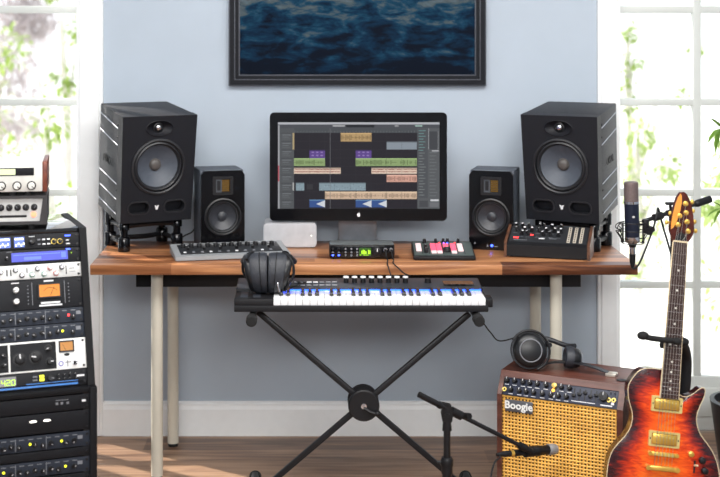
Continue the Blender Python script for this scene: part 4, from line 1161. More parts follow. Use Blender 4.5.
feet(t, [(x, y) for x in (X9(15), X9(30), -.27) for y in (.012, .17)], 0, .0135, .011)
# ================================================================== GUITAR AMPLIFIER
M_aw = wood('amp_wood', (66, 36, 28), (92, 52, 42), (112, 68, 56), axis=0, rough=.35)
M_cane = mat('cane_weave', (240, 180, 84), .5, var=.22, scale=14)
M_ap = mat('amp_panel', (46, 51, 68), .4, var=.04, spec=.3)
AW, AH, AD = .405, .4415, .25
AY = R(-27.3)
A0 = Vector((.606, 4.3, 0))
amp = thing('guitar_amplifier', 'wood cased guitar amplifier with yellow cane grille standing on the floor', 'amplifier', A0, (0, 0, AY))
MA = Matrix.Translation(A0) @ Matrix.Rotation(AY, 4, 'Z')
ZS, YS = .374, .043
prof = [(0, .016), (0, ZS), (YS, AH), (AD, AH), (AD, .016)]
for x0, x1 in ((0, .015), (AW-.019, AW)): part('side_panel', extrude_x(MB(M_aw), prof, x0, x1, M_aw), amp, smooth=25)
part('top_panel', extrude_x(MB(M_aw), [(YS-.011, AH-.019), (YS, AH), (AD, AH), (AD, AH-.015), (YS+.01, AH-.015)], .015, AW-.019, M_aw), amp, smooth=25)
part('bottom_panel', MB(M_aw).box(.015, AW-.019, 0, AD, .016, .034), amp)
part('back_panel', MB(M_blackm).box(.015, AW-.019, AD-.02, AD-.004, .034, AH-.015), amp)
b = MB(M_cane)
gx0, gx1, gz0, gz1 = .015, AW-.019, .034, ZS-.002
nx, nz = 33, 31
for i in range(nx):
    xc = gx0+(i+.5)*(gx1-gx0)/nx; w_ = (gx1-gx0)/nx*.285
    vs, fs = [], []
    K = nz*2+1
    for j in range(K):
        z = gz0+j*(gz1-gz0)/(K-1); y = .010+(.0009 if (j+i*2) % 4 < 2 else -.0005)
        vs += [(xc-w_, y+.001, z), (xc, y-.0012, z), (xc+w_, y+.001, z)]
    for j in range(K-1): fs += [(3*j, 3*j+1, 3*j+4, 3*j+3), (3*j+1, 3*j+2, 3*j+5, 3*j+4)]
    b.add(vs, fs)
for j in range(nz):
    zc = gz0+(j+.5)*(gz1-gz0)/nz; w_ = (gz1-gz0)/nz*.285
    vs, fs = [], []; K = nx*2+1
    for i in range(K):
        x = gx0+i*(gx1-gx0)/(K-1); y = .010+(-.0005 if (i+j*2) % 4 < 2 else .0009)
        vs += [(x, y+.001, zc-w_), (x, y-.0012, zc), (x, y+.001, zc+w_)]
    for i in range(K-1): fs += [(3*i, 3*i+1, 3*i+4, 3*i+3), (3*i+1, 3*i+2, 3*i+5, 3*i+4)]
    b.add(vs, fs)
gr = part('cane_grille', b, amp)
part('grille_backing', MB(mat('grille_back', (16, 10, 7), .8)).box(gx0, gx1, .016, .022, gz0, gz1), gr)
# sloped control panel
ang = math.atan2(YS, AH-ZS); PL = math.hypot(YS, AH-ZS)
MP = Matrix.Translation((0, .002, ZS)) @ Matrix.Rotation(-ang, 4, 'X')
b = MB(M_ap, M_black); b.T = MP; b.box(.016, AW-.02, .002, .012, .001, PL-.014, M_ap, .001); cp = part('control_panel', b, amp)
b = MB(M_wprint); b.T = MP
PX = lambda q: .016+(q-78)/(622-78)*(AW-.036)      # zoomed column to panel x
PZ0, PZ1 = .018, .047
ck_ = knob_fn(.0078, .014, M_black, M_wprint)
row1 = (92, 130, 171, 204, 240, 282, 356, 394); row2 = (118, 160, 193, 229, 272, 314, 348, 386)
MPr = MP.to_euler()
for rr, z in ((row1, PZ1), (row2, PZ0)):
    for q in rr:
        inst('knob', 'ampk', ck_, amp, MP @ Vector((PX(q), .002, z)), (MPr[0], 0, 0))
        b.box(PX(q)-.007, PX(q)+.007, .0012, .0022, z-.0135, z-.0115)
b.box(PX(545), PX(600), .0012, .0022, .006, .0095).box(PX(410), PX(520), .0012, .0022, .008, .010)
for q in (322, 600): b.box(PX(q)-.0045, PX(q)+.0045, .0012, .0022, .012, .02)
merge(cp, b)
def onpanel(name, fn, x, z, lab=None):
    bb = MB(); bb.T = MP @ Matrix.Translation((x, .002, z)); fn(bb); return part(name, bb, cp, lab)
onpanel('pilot_light', lambda q: q.lathe([(0, -.006), (.004, -.005), (.005, 0), (0, 0)], mt=glow('amber_jewel', (255, 170, 60), 4), n=12), PX(318), .034, 'glowing amber light')
onpanel('knob', lambda q: q.lathe([(.0085, 0), (.008, -.010), (0, -.011)], mt=M_brass, n=14), PX(322), .048, 'brass knob')
for i in range(5):
    x = PX(418)+i*.0175
    onpanel('eq_slider', lambda q: (q.box(-.0018, .0018, -.0006, .001, -.018, .018, M_black), q.box(-.006, .006, -.007, 0, -.004+((i*7) % 5-2)*.003, .004+((i*7) % 5-2)*.003, M_black, .001)), x, .032)
onpanel('master_knob', lambda q: (q.lathe([(.015, 0), (.014, -.013), (0, -.014)], mt=M_black, n=20), q.box(-.001, .001, -.0146, -.013, .003, .013, M_wprint)), PX(556), .033)
for q_, z in ((581, .026), (604, .027), (86, .017)):
    onpanel('jack_socket', lambda q: (q.ring([(.007, 0), (.007, -.004), (.004, -.004), (.004, 0)], mt=M_brass, n=16), q.lathe([(0, -.001), (.004, -.001), (.004, 0), (0, 0)], mt=M_black, n=12)), PX(q_), z)
for q_ in (588, 606): onpanel('toggle_switch', lambda q: q.cyl((0, 0, 0), (0, -.010, .004), .002, n=8, mt=M_chrome), PX(q_), .046)
# badge
b = MB(mat('badge_grey', (104, 106, 112), .35, metal=.5)); b.box(.026, .118, .0, .008, .322, .360, r=.003); bd = part('badge', b, amp)
b = MB(M_white); b.text('Boogie', .0335, Matrix.Translation((.072, -.0006, .343)) @ TXT, M_white, depth=.0006, bold=.0009); part('badge_lettering', b, bd, 'white Boogie lettering')
# strap handle on top
b = MB(M_leather)
pts = [(.10, .13, AH+.006), (.15, .13, AH+.021), (.215, .13, AH+.028), (.28, .13, AH+.021), (.335, .13, AH+.006)]
sp_ = spline([Vector(p) for p in pts], 6)
vs, fs = [], []
for p in sp_: vs += [p+Vector((0, -.012, -.002)), p+Vector((0, .012, -.002)), p+Vector((0, .012, .002)), p+Vector((0, -.012, .002))]
for i in range(len(sp_)-1): fs += [(4*i+k, 4*i+(k+1) % 4, 4*i+4+(k+1) % 4, 4*i+4+k) for k in range(4)]
fs += [(0, 1, 2, 3), tuple(4*(len(sp_)-1)+k for k in (3, 2, 1, 0))]
b.add(vs, fs); hd = part('handle', b, amp)
b = MB(mat('handle_metal', (214, 208, 196), .3, metal=.6))
for x in (.092, .335): part('handle_bracket', MB(b.mats[0]).box(x-.016, x+.018, .114, .146, AH-.001, AH+.0105, r=.003), hd, 'pale metal handle bracket')
part('top_cup', MB(M_steel).lathe([(0, AH-.001), (.014, AH-.001), (.015, AH+.002), (.011, AH+.0025), (0, AH+.001)], (.378, .09, 0), 'z', 20), amp)
for x in (.03, AW-.03):
    for y in (.03, AD-.03): part('rubber_foot', MB(M_rubber).lathe([(0, 0), (.012, 0), (.015, .016), (0, .0165)], (x, y, 0), 'z', 14), amp)

# ---- headphones lying on the amplifier
hb = MA @ Vector((.085, .11, AH))
hp2 = thing('headphones', 'black studio headphones lying on top of the wooden guitar amplifier', 'headphones', hb, (0, 0, AY))
M1 = Matrix.Translation((-.002, -.035, .0645)) @ Matrix.Rotation(R(-62), 4, 'Z') @ Matrix.Rotation(R(-12), 4, 'Y') @ Matrix.Rotation(R(-50), 4, 'X')
ear_cup(hp2, M1, .057); yoke(hp2, M1, .054)
M2 = Matrix.Translation((.112, .045, .037)) @ Matrix.Rotation(R(25), 4, 'Z') @ Matrix.Rotation(R(8), 4, 'Y')
ear_cup(hp2, M2 @ Matrix.Diagonal((1, .8, .66, 1)), .05)
b = MB(M_leather)
a_ = M1 @ Vector((.016, 0, .085)); c_ = M2 @ Vector((.016, .04, .03))
b.tube([M1 @ Vector((.016, .03, .060)), Vector((-.035, .06, .085)), Vector((.02, .095, .075)), Vector((.08, .10, .06)), c_], [.008]*25, n=10, smooth=6)
part('headband', b, hp2)
# lead from this pair up to the keyboard
t = thing('headphone_cable', 'thin black cable sagging from the keyboard down to the headphones on the amplifier', 'cable', P(479, 314, 4.34))
b = MB(M_cable); o0 = Vector(t.location)
e_ = hb+Matrix.Rotation(AY, 3, 'Z') @ (M1 @ Vector((.01, -.045, .03)))
b.tube([P(479, 312.5, 4.34)-o0, P(483, 322, 4.35)-o0, P(491, 333, 4.37)-o0, P(501, 341, 4.39)-o0, e_-o0], .0022, n=8, smooth=8)
part('lead', b, t)

# ================================================================== AMP MICROPHONE ON ITS STAND
bx = P(447, 420, 4.03)
st = thing('microphone_stand', 'black boom microphone stand reaching across to the amplifier grille', 'microphone stand', (bx.x, 4.03, 0))
o0 = Vector((bx.x, 4.03, 0))
b = MB(M_steel); zt_ = P(447, 417, 4.03).z
b.cyl((0, 0, .05), (0, 0, .22), .0145, n=16); b.cyl((0, 0, .21), (0, 0, .245), .017, n=16); b.cyl((0, 0, .24), (0, 0, zt_-.01), .0105, n=16)
part('stand_post', b, st)
part('post_collar', MB(M_black).lathe([(0, .232), (.018, .232), (.019, .236), (.019, .25), (.0155, .258), (0, .258)], axis='z', n=18).cyl((-.018, -.002, .244), (-.03, -.002, .244), .005, n=10), st)
A_, B_ = P(420, 395, 4.0)-o0, P(524, 447.5, 4.10)-o0
k_ = (447.5-420)/(524-420); Cc = A_.lerp(B_, k_)
b = MB(M_black)
b.cyl((0, 0, zt_-.04), (0, 0, zt_-.005), .0145, .012, n=16)
b.plate([(-.014, zt_-.012), (.014, zt_-.012), (.018, zt_+.012), (.012, Cc.z+.012), (-.012, Cc.z+.018), (-.018, zt_+.012)], [], -.012, .012)
b.cyl((0, -.016, zt_+.008), (0, .016, zt_+.008), .008, n=14)
cl = part('boom_clutch', b, st)
b = MB(M_black); ddir = (B_-A_).normalized()
b.cyl(Cc+ddir*.012, Cc+ddir*.05, .0135, n=14); kp = Cc+ddir*.062+Vector((0, -.004, .006)); b.cyl(kp, kp+Vector((.012, -.018, .004)), .010, n=14)
part('clutch_knob', b, cl)
b = MB(M_steel); b.cyl(A_, B_, .0068, n=14); bo = part('boom_arm', b, st)
part('boom_grip', MB(M_black).cyl(A_-ddir*.004, A_+ddir*.07, .0092, n=14).cyl(A_+ddir*.068, A_+ddir*.078, .0112, n=14), bo)
b = MB(M_black); b.cyl(B_-ddir*.018, B_+ddir*.008, .0115, n=14); b.cyl(B_+ddir*.006, B_+ddir*.03, .010, .008, n=14); part('clip_joint', b, bo)
for a in (95, 215, 335):
    c, s = math.cos(R(a)), math.sin(R(a))
    lg = part('leg', MB(M_steel).cyl((c*.016, s*.016, .075), (c*.27, s*.27, .011), .008, n=12), st)
    part('leg_tip', MB(M_rubber).cyl((c*.255, s*.255, .0145), (c*.285, s*.285, .0115), .0112, n=12), lg)
T0, T1 = P(510, 453.5, 4.095), P(556.5, 448.8, 4.178)
t = thing('instrument_microphone', 'black dynamic microphone with grey tip pointing at the amplifier grille', 'microphone', T0)
b = MB(M_black); q = (T1-T0); L_ = q.length; RM = Vector((0, 0, 1)).rotation_difference(q).to_matrix().to_4x4()
b.T = RM; b.lathe([(0, .012), (.0095, .012), (.0105, .03), (.0118, .075), (.0155, .098), (.016, .112), (.0145, .116), (.0145, L_-.032), (0, L_-.032)], axis='z', n=24); part('microphone_body', b, t)
b = MB(mat('mic_tip_grey', (150, 150, 152), .5, metal=.3)); b.T = RM; b.lathe([(0, L_-.034), (.0165, L_-.034), (.0172, L_-.03), (.0172, L_-.012), (.014, L_-.002), (0, L_)], axis='z', n=24)
part('microphone_grille', b, t, 'light grey tip')
b = MB(M_black); b.T = RM; b.ring([(.0165, .055), (.0165, .085), (.0125, .085), (.0115, .055)], axis='z', n=20); part('clip', b, t)
t = thing('microphone_cable', 'black cable with gold ringed plug hanging from the amplifier microphone', 'cable', T0)
b = MB(M_black); b.T = RM; b.lathe([(0, -.05), (.005, -.05), (.0075, -.03), (.0095, -.02), (.0095, .012), (0, .012)], axis='z', n=18); pl = part('plug', b, t)
b = MB(M_gold); b.T = RM; b.ring([(.0102, .001), (.0102, .012), (.009, .012), (.009, .001)], axis='z', n=18); part('plug_ring', b, pl, 'gold plug ring')
e0 = RM @ Vector((0, 0, -.048))
b = MB(M_cable); b.tube([e0, P(500, 457, 4.07)-T0, P(494.5, 463, 4.05)-T0, P(491, 477, 4.04)-T0, P(489, 500, 4.02)-T0, Vector((.487+.06, 4.0, .008))-T0, Vector((.45, 3.8, .006))-T0], .0028, n=8, smooth=8); part('lead', b, t)

# ================================================================== STUDIO MICROPHONE ON BOOM
CM = P(632.5, 243, 4.35)
t = thing('condenser_microphone', 'large dark blue condenser microphone with silver rings, upright at the right desk end', 'microphone', CM, (0, R(-1.5), 0))
s35 = F/4.35
zz = lambda y: (243-y)/s35
M_mb = mat('mic_blue', (30, 36, 54), .35, metal=.4); M_mg = mat('mic_mesh', (112, 98, 96), .5, metal=.4, var=.3, scale=500)
r_ = .0235
part('microphone_body', MB(M_mb).lathe([(0, zz(237)), (r_, zz(237)), (r_, zz(203)), (0, zz(203))], axis='z', n=32), t, 'dark blue cylindrical body')
g_ = part('microphone_grille', MB(M_mg).lathe([(0, zz(202)), (r_*.98, zz(202)), (r_*.98, zz(185)), (0, zz(185))], axis='z', n=32), t, 'brownish mesh grille')
part('grille_cap', MB(M_mg).lathe([(0, zz(185)), (r_*.985, zz(185)), (r_*.985, zz(184)), (r_*.93, zz(182.2)), (r_*.8, zz(181.7)), (0, zz(181.4))], axis='z', n=32), g_)
b = MB(M_chrome)
b.lathe([(0, zz(203.6)), (r_*1.02, zz(203.6)), (r_*1.02, zz(201.2)), (0, zz(201.2))], axis='z', n=32)
part('trim_ring', b, t, 'silver ring'); b = MB(M_chrome)
b.lathe([(0, zz(242.5)), (r_*.9, zz(242.5)), (r_*1.02, zz(241)), (r_*1.02, zz(236.6)), (0, zz(236.6))], axis='z', n=32)
part('trim_ring', b, t, 'silver ring')
part('emblem', MB(M_silver).lathe([(0, -r_-.0012), (.0045, -r_-.001), (.0048, -r_+.002), (0, -r_+.002)], (.0, 0, zz(216)), 'y', 14, None, 1, .8), t)
b = MB(M_black); b.lathe([(0, zz(247)), (.011, zz(247)), (.014, zz(244)), (.0145, zz(242.4)), (0, zz(242.4))], axis='z', n=20); part('base_stem', b, t)
sh = thing('shock_mount', 'black wire cage shock mount holding the dark blue studio microphone', 'microphone mount', CM)
b = MB(M_steel)
for y, rr in ((222.5, .036), (230.5, .038), (243, .033)): b.torus(rr, .0015, (0, 0, zz(y)), 'z', 32, 6)
part('cage_ring', b, sh)
for a in (12, 50, 130, 168, 195, 345):
    b = MB(M_steel)
    c, s = math.cos(R(a)), math.sin(R(a))
    b.tube([(c*.036, s*.036, zz(222)), (c*.050, s*.050, zz(224.5)), (c*.053, s*.053, zz(228)), (c*.038, s*.038, zz(230.5))], .0017, n=6, smooth=3)
    b.tube([(c*.053, s*.053, zz(231)), (c*.038, s*.038, zz(238)), (c*.033, s*.033, zz(243))], .0017, n=6)
    b.cyl((c*.036, s*.036, zz(222)), (c*.036, s*.036, zz(243)), .0017, n=6)
    b.tube([(c*.038, s*.038, zz(230.5)), (c*.053, s*.053, zz(231))], .0017, n=6)
    part('cage_rod', b, sh)
b = MB(M_rubber)
for a in (0, 60, 120, 180, 200, 340):
    c, s = math.cos(R(a)), math.sin(R(a)); c2, s2 = math.cos(R(a+22)), math.sin(R(a+22))
    for y in (224.5, 238): b.cyl((c*.037, s*.037, zz(y)), (c2*.0235, s2*.0235, zz(y+.8)), .0013, n=6)
part('elastic_band', b, sh)
b = MB(M_black); b.box(.034, .052, -.01, .01, zz(233), zz(219), r=.003); b.cyl((.05, -.014, zz(231)), (.05, .014, zz(231)), .0115, n=16); b.cyl((.062, -.012, zz(229)), (.062, .012, zz(229)), .0085, n=14)
part('swivel', b, sh)
pb = P(672.5, 208.5, 4.40)
st = thing('boom_microphone_stand', 'black boom stand holding the studio microphone, its post hidden behind the guitar', 'microphone stand', (pb.x, 4.40, 0))
o0 = Vector((pb.x, 4.40, 0))
b = MB(M_steel); b.cyl((0, 0, .06), (0, 0, .60), .0105, n=14); b.cyl((0, 0, .58), (0, 0, pb.z), .0075, n=14); part('stand_post', b, st)
A_, B_ = P(643, 221.5, 4.36)-o0, P(709, 199.5, 4.47)-o0
b = MB(M_steel); b.cyl(A_, B_, .0068, n=14); bo = part('boom_arm', b, st)
d_ = (B_-A_).normalized()
part('boom_grip', MB(M_black).cyl(B_-d_*.05, B_+d_*.004, .0125, n=16).cyl(B_-d_*.062, B_-d_*.05, .009, .0125, n=16), bo)
m_ = A_.lerp(B_, (657.5-643)/66); part('boom_collar', MB(M_black).cyl(m_-d_*.016, m_+d_*.016, .0125, n=16), bo)
b = MB(M_black); C0 = A_.lerp(B_, (672.5-643)/66)
b.cyl(C0-d_*.024, C0+d_*.024, .0105, n=14); b.cyl((0, 0, C0.z-.05), (0, 0, C0.z), .012, n=14)
k0 = C0-d_*.008; b.cyl(k0, k0+Vector((-.004, -.004, .026)), .005, n=10)
b.box(k0.x-.020, k0.x+.013, k0.y-.012, k0.y+.004, k0.z+.024, k0.z+.034, r=.004)
part('boom_clutch', b, st)
for a in (60, 180, 300):
    c, s = math.cos(R(a)), math.sin(R(a))
    lg = part('leg', MB(M_steel).cyl((c*.012, s*.012, .085), (c*.2, s*.2, .011), .007, n=12), st)
    part('leg_tip', MB(M_rubber).cyl((c*.19, s*.19, .014), (c*.215, s*.215, .0112), .011, n=12), lg)
t = thing('microphone_cable', 'black cable looping from the studio microphone foot up over its boom', 'cable', CM)
b = MB(M_chrome); b.lathe([(0, zz(254)), (.0085, zz(254)), (.0095, zz(252)), (.0095, zz(246.8)), (0, zz(246.8))], axis='z', n=18); pl = part('plug', b, t, 'silver plug body')
b = MB(M_black); b.lathe([(0, zz(268)), (.0045, zz(268)), (.0095, zz(262)), (.0108, zz(254)), (0, zz(254))], axis='z', n=18); part('plug_boot', b, pl)
b = MB(M_cable)
b.tube([(0, 0, zz(267)), P(634, 268.5, 4.345)-CM, P(639, 264, 4.34)-CM, P(646, 248, 4.34)-CM, P(653, 229, 4.345)-CM, P(656.5, 215, 4.345)-CM, P(658, 208, 4.37)-CM, P(660, 215, 4.40)-CM, P(664, 230, 4.40)-CM, P(669, 247, 4.40)-CM, P(672, 262, 4.388)-CM, P(672, 300, 4.386)-CM], .0034, n=8, smooth=6); part('lead', b, t)
# ================================================================== ELECTRIC GUITAR
GD = 3.985
TILT, GL = R(4.5), R(6)
foot = P(656.2, 527, GD)
def gmat(tilt): return Matrix.Translation(foot) @ Euler((-GL, tilt, 0)).to_matrix().to_4x4()
def gl(px, py):
    """photo point -> guitar plane coordinates (across, along)"""
    M = gmat(TILT); n = M.to_3x3() @ Vector((0, 1, 0)); cam0 = Vector((0, 0, H)); d = P(px, py, 1.0)-cam0
    q = cam0+d*((foot-cam0).dot(n)/d.dot(n)); q = M.inverted() @ q
    return q.x, q.z
for _ in range(8):
    (a0, b0), (a1, b1) = gl(662.4, 448), gl(678.4, 242)
    TILT += math.atan2(a1-a0, b1-b0)
g = thing('electric_guitar', 'electric guitar with red and orange sunburst body and gold hardware, leaning on a stand', 'guitar', foot, (-GL, TILT, 0))
M_gtop = bpy.data.materials.new('quilted_sunburst'); M_gtop.use_nodes = True
nt = M_gtop.node_tree; bs = nt.nodes['Principled BSDF']; N = nt.nodes.new; L = nt.links.new
at = N('ShaderNodeAttribute'); at.attribute_name = 'Col'
sx = N('ShaderNodeSeparateColor'); L(at.outputs['Color'], sx.inputs[0])
tc = N('ShaderNodeTexCoord'); mp = N('ShaderNodeMapping'); mp.inputs['Scale'].default_value = (9, 1, 34); mp.inputs['Rotation'].default_value = (0, R(6), 0); L(tc.outputs['Object'], mp.inputs[0])
nz = N('ShaderNodeTexNoise'); nz.inputs['Scale'].default_value = 2.6; nz.inputs['Detail'].default_value = 4; nz.inputs['Distortion'].default_value = 1.4; L(mp.outputs[0], nz.inputs['Vector'])
ml = N('ShaderNodeMath'); ml.operation = 'MULTIPLY_ADD'; ml.inputs[1].default_value = .95; L(nz.outputs['Fac'], ml.inputs[0])
sb_ = N('ShaderNodeMath'); sb_.operation = 'SUBTRACT'; sb_.inputs[1].default_value = .475; L(sx.outputs[0], sb_.inputs[0]); L(sb_.outputs[0], ml.inputs[2])
rp = N('ShaderNodeValToRGB'); e = rp.color_ramp.elements
e[0].position = .0; e[0].color = lin((46, 12, 18))+(1,); e[1].position = 1.0; e[1].color = lin((246, 124, 34))+(1,)
for p_, c in ((.16, (74, 18, 20)), (.38, (150, 32, 16)), (.58, (206, 58, 16)), (.8, (240, 92, 22))):
    k = e.new(p_); k.color = lin(c)+(1,)
L(ml.outputs[0], rp.inputs[0]); L(rp.outputs[0], bs.inputs['Base Color']); bs.inputs['Roughness'].default_value = .22; bs.inputs['Coat Weight'].default_value = .25
M_gside = mat('dark_red_lacquer', (52, 18, 20), .2, coat=.4)
M_bind = mat('cream_binding', (226, 206, 170), .4)
M_rose = wood('rosewood', (44, 28, 26), (62, 40, 36), (80, 54, 46), axis=2, rough=.5)
M_neck = mat('mahogany_neck', (96, 48, 30), .35)
pts = [(658, 369), (650, 368.3), (643.7, 368.8), (638, 371.5), (633.4, 377), (629.5, 383), (628, 389), (628.6, 398), (630.5, 406), (632.3, 413), (632.2, 420), (630, 428), (625, 436), (618.5, 443), (613, 450), (609.5, 458), (607.5, 468), (606.8, 480), (609, 495), (616, 509), (628, 519), (643, 525.5), (658, 527.5), (676, 526), (692, 521), (706, 511), (715.5, 497), (719.5, 482), (718, 467), (713.5, 454), (707, 443.5), (700.5, 434.5), (696.8, 424), (697, 414), (700.5, 405), (704, 397), (705.2, 391), (703.8, 388), (700, 388.6), (695, 392.6), (689, 396), (683, 396.6), (677.5, 392.5), (676, 384), (675, 372)]
o3 = [Vector((gl(*p)[0], 0, gl(*p)[1])) for p in pts]
# dense smooth outline
ol = spline([Vector(p) for p in o3], 4, True)
sp0 = Vector((gl(656.5, 505)[0], 0, gl(656.5, 505)[1])); sp1 = Vector((gl(664, 417)[0], 0, gl(664, 417)[1]))
def spine(p):
    d = sp1-sp0; k = max(0, min(1, (p-sp0).dot(d)/d.length_squared)); return sp0+d*k
b = MB(M_gtop); n = len(ol)
levels = [(0, 0, 0), (.03, -.001, .0), (.12, -.003, .09), (.25, -.006, .30), (.42, -.009, .56), (.62, -.011, .76), (.82, -.012, .88), (.97, -.0122, .92)]
vs, tt = [], []
for f, y, c in levels:
    for p in ol:
        q = p.lerp(spine(p), f); vs.append((q.x, y, q.z)); tt.append(c)
fs = []; vc = []
for j in range(len(levels)-1):
    for i in range(n): fs.append((j*n+i, j*n+(i+1) % n, (j+1)*n+(i+1) % n, (j+1)*n+i))
b.add(vs, fs)
b.plate([(p.x, p.z) for p in [q.lerp(spine(q), .97) for q in ol]], [], -.0121, -.0115, M_gtop)
me = b.mesh('carved_top', 50)
ca = me.color_attributes.new('Col', 'FLOAT_COLOR', 'POINT')
for i in range(len(me.vertices)):
    c = tt[i] if i < len(tt) else .92
    ca.data[i].color = (c, c, c, 1)
top = bpy.data.objects.new('carved_top', me); COL.objects.link(top); top.parent = g; top['label'] = 'quilted red orange sunburst top'
b = MB(M_gside); b.plate([(p.x, p.z) for p in ol], [], .0005, .045, M_gside); part('body_back', b, g)
b = MB(M_bind); b.tube([Vector((p.x, -.0002, p.z)) for p in ol], .0012, n=6, closed=True); part('binding', b, top, 'cream binding')
# neck
nz0, nz1 = gl(666, 396)[1], gl(678.5, 242)[1]; xc0, xc1 = gl(667.6, 396)[0], gl(678.4, 242)[0]
def nxp(z): return xc0+(xc1-xc0)*(z-nz0)/(nz1-nz0)
hw0, hw1 = .0275, .0212
def hw(z): return hw0+(hw1-hw0)*(z-nz0)/(nz1-nz0)
YF = -.021
b = MB(M_neck)
secs = []
zs = [nz0-.0, nz0+.06, nz0+.2, nz0+.4, nz1]
vs = []
for z in zs:
    for k in range(9):
        a = PI*k/8
        vs.append((nxp(z)+hw(z)*.98*math.cos(a), YF+.005+(.021+.004*(1-(z-nz0)/(nz1-nz0)))*math.sin(a), z))
fs = [(9*i+k, 9*i+k+1, 9*i+10+k, 9*i+9+k) for i in range(len(zs)-1) for k in range(8)]+[(9*i+8, 9*i, 9*i+9, 9*i+17) for i in range(len(zs)-1)]+[tuple(range(9)), tuple(range(36, 45))]
b.add(vs, fs); nk = part('neck', b, g)
b = MB(M_rose)
zb0 = nz0-.004
b.hexa([(nxp(zb0)-hw(zb0), YF, zb0), (nxp(zb0)+hw(zb0), YF, zb0), (nxp(zb0)+hw(zb0), YF+.0065, zb0), (nxp(zb0)-hw(zb0), YF+.0065, zb0),
        (nxp(nz1)-hw(nz1), YF, nz1), (nxp(nz1)+hw(nz1), YF, nz1), (nxp(nz1)+hw(nz1), YF+.0065, nz1), (nxp(nz1)-hw(nz1), YF+.0065, nz1)], M_rose)
fb = part('fingerboard', b, nk)
b = MB(M_bind)
for s in (-1, 1): b.tube([(nxp(zb0)+s*hw(zb0), YF+.002, zb0), (nxp(nz1)+s*hw(nz1), YF+.002, nz1)], .0023, n=6)
b.box(nxp(nz1)-hw(nz1), nxp(nz1)+hw(nz1), YF-.003, YF+.006, nz1, nz1+.005)
part('neck_binding', b, fb, 'cream neck edging')
b = MB(M_chrome); di = MB(mat('pearl_dot', (235, 232, 222), .25))
bridge_z = gl(661.5, 453)[1]; SL = nz1-bridge_z
for f in range(1, 23):
    z = bridge_z+SL/2**(f/12)
    if z < zb0+.004: break
    b.cyl((nxp(z)-hw(z)*.97, YF-.0004, z), (nxp(z)+hw(z)*.97, YF-.0004, z), .0011, n=6)
    zm = (z+bridge_z+SL/2**((f-1)/12))/2
    if f in (3, 5, 7, 9, 15, 17, 19, 21): di.lathe([(0, -.0006), (.0034, -.0006), (.0034, .001), (0, .001)], (nxp(zm), YF, zm), 'y', 12)
    if f == 12:
        for q in (-.009, .009): di.lathe([(0, -.0006), (.0034, -.0006), (.0034, .001), (0, .001)], (nxp(zm)+q, YF, zm), 'y', 12)
merge(fb, b); merge(fb, di)
# headstock
hp_ = [(672.4, 242), (670, 236), (668.2, 230), (668.6, 223), (670.5, 213), (672.8, 204), (675.5, 196.5), (679, 192), (682.5, 191.6), (685.5, 194), (688, 199), (690.5, 207), (692, 216), (692.6, 225), (692.2, 233), (689.5, 238.5), (686.5, 242), (685, 245), (672.6, 245)]
ho = [gl(*p) for p in hp_]
M_head = mat('dark_sunburst_head', (74, 30, 22), .2, coat=.4, var=.5, scale=22)
b = MB(M_head); b.plate(ho, [], -.016, -.001); hs = part('headstock', b, g)
fa = [gl(*p) for p in ((669.4, 229), (669.6, 222), (671.4, 213), (673.8, 204), (676.2, 197.5), (679, 193.4), (680.2, 196), (680, 203), (678.5, 211), (675.5, 220), (672, 227))]
b = MB(mat('amber_maple', (226, 148, 62), .22, coat=.4)); b.plate(fa, [], -.0185, -.0155); part('headstock_facet', b, hs, 'pale amber edge facet')
b = MB(M_steel); tr = [gl(*p) for p in ((674, 240), (675, 235), (679.5, 231.5), (684, 235), (684.6, 240))]; b.plate(tr, [], -.0185, -.0155); part('truss_cover', b, hs)
b = MB(M_wprint); x, z = gl(679.2, 237.4)
for k in range(6): b.box(x-.008+k*.0028, x-.0062+k*.0028, -.0178, -.0164, z-.004+(k % 3)*.0015, z+.001+(k % 3)*.0025)
merge(hs, b)
posts = [(676.4, 224.5, -1, (667, 222.4)), (678, 215.6, -1, (670.6, 213.4)), (684.0, 203.6, 1, (692.5, 202)), (684.4, 212.6, 1, (693.4, 211)), (685.4, 221.6, 1, (695, 221.8)), (686.4, 231, 1, (696, 231))]
for px_, py_, s, (qx, qy) in posts:
    x, z = gl(px_, py_); x2, z2 = gl(qx, qy)
    b = MB(M_gold)
    b.lathe([(0, -.028), (.0042, -.028), (.0046, -.021), (.0078, -.0195), (.008, -.0155), (0, -.0155)], (x, 0, z), 'y', 14)
    tn = part('tuner', b, hs, 'gold tuner')
    b = MB(M_gold); b.box(min(x, x2), max(x, x2), .0, .008, z2-.003, z2+.003); b.ball((x2, .004, z2), .009, M_gold, 12, 8, (.7, .55, .8)); part('tuner_button', b, tn)
def gbox(name, c0, c1, y0, y1, mt, r, parent=None, lab=None, build=None):
    (xa, za), (xb, zb2) = gl(*c0), gl(*c1)
    x0, x1, z0, z1 = min(xa, xb), max(xa, xb), min(za, zb2), max(za, zb2)
    bb = MB(mt); bb.box(x0, x1, y0, y1, z0, z1, mt, r); return part(name, bb, parent or g, lab), (x0, x1, z0, z1)
M_gold2 = mat('pale_gold', (236, 216, 140), .35, metal=.5)
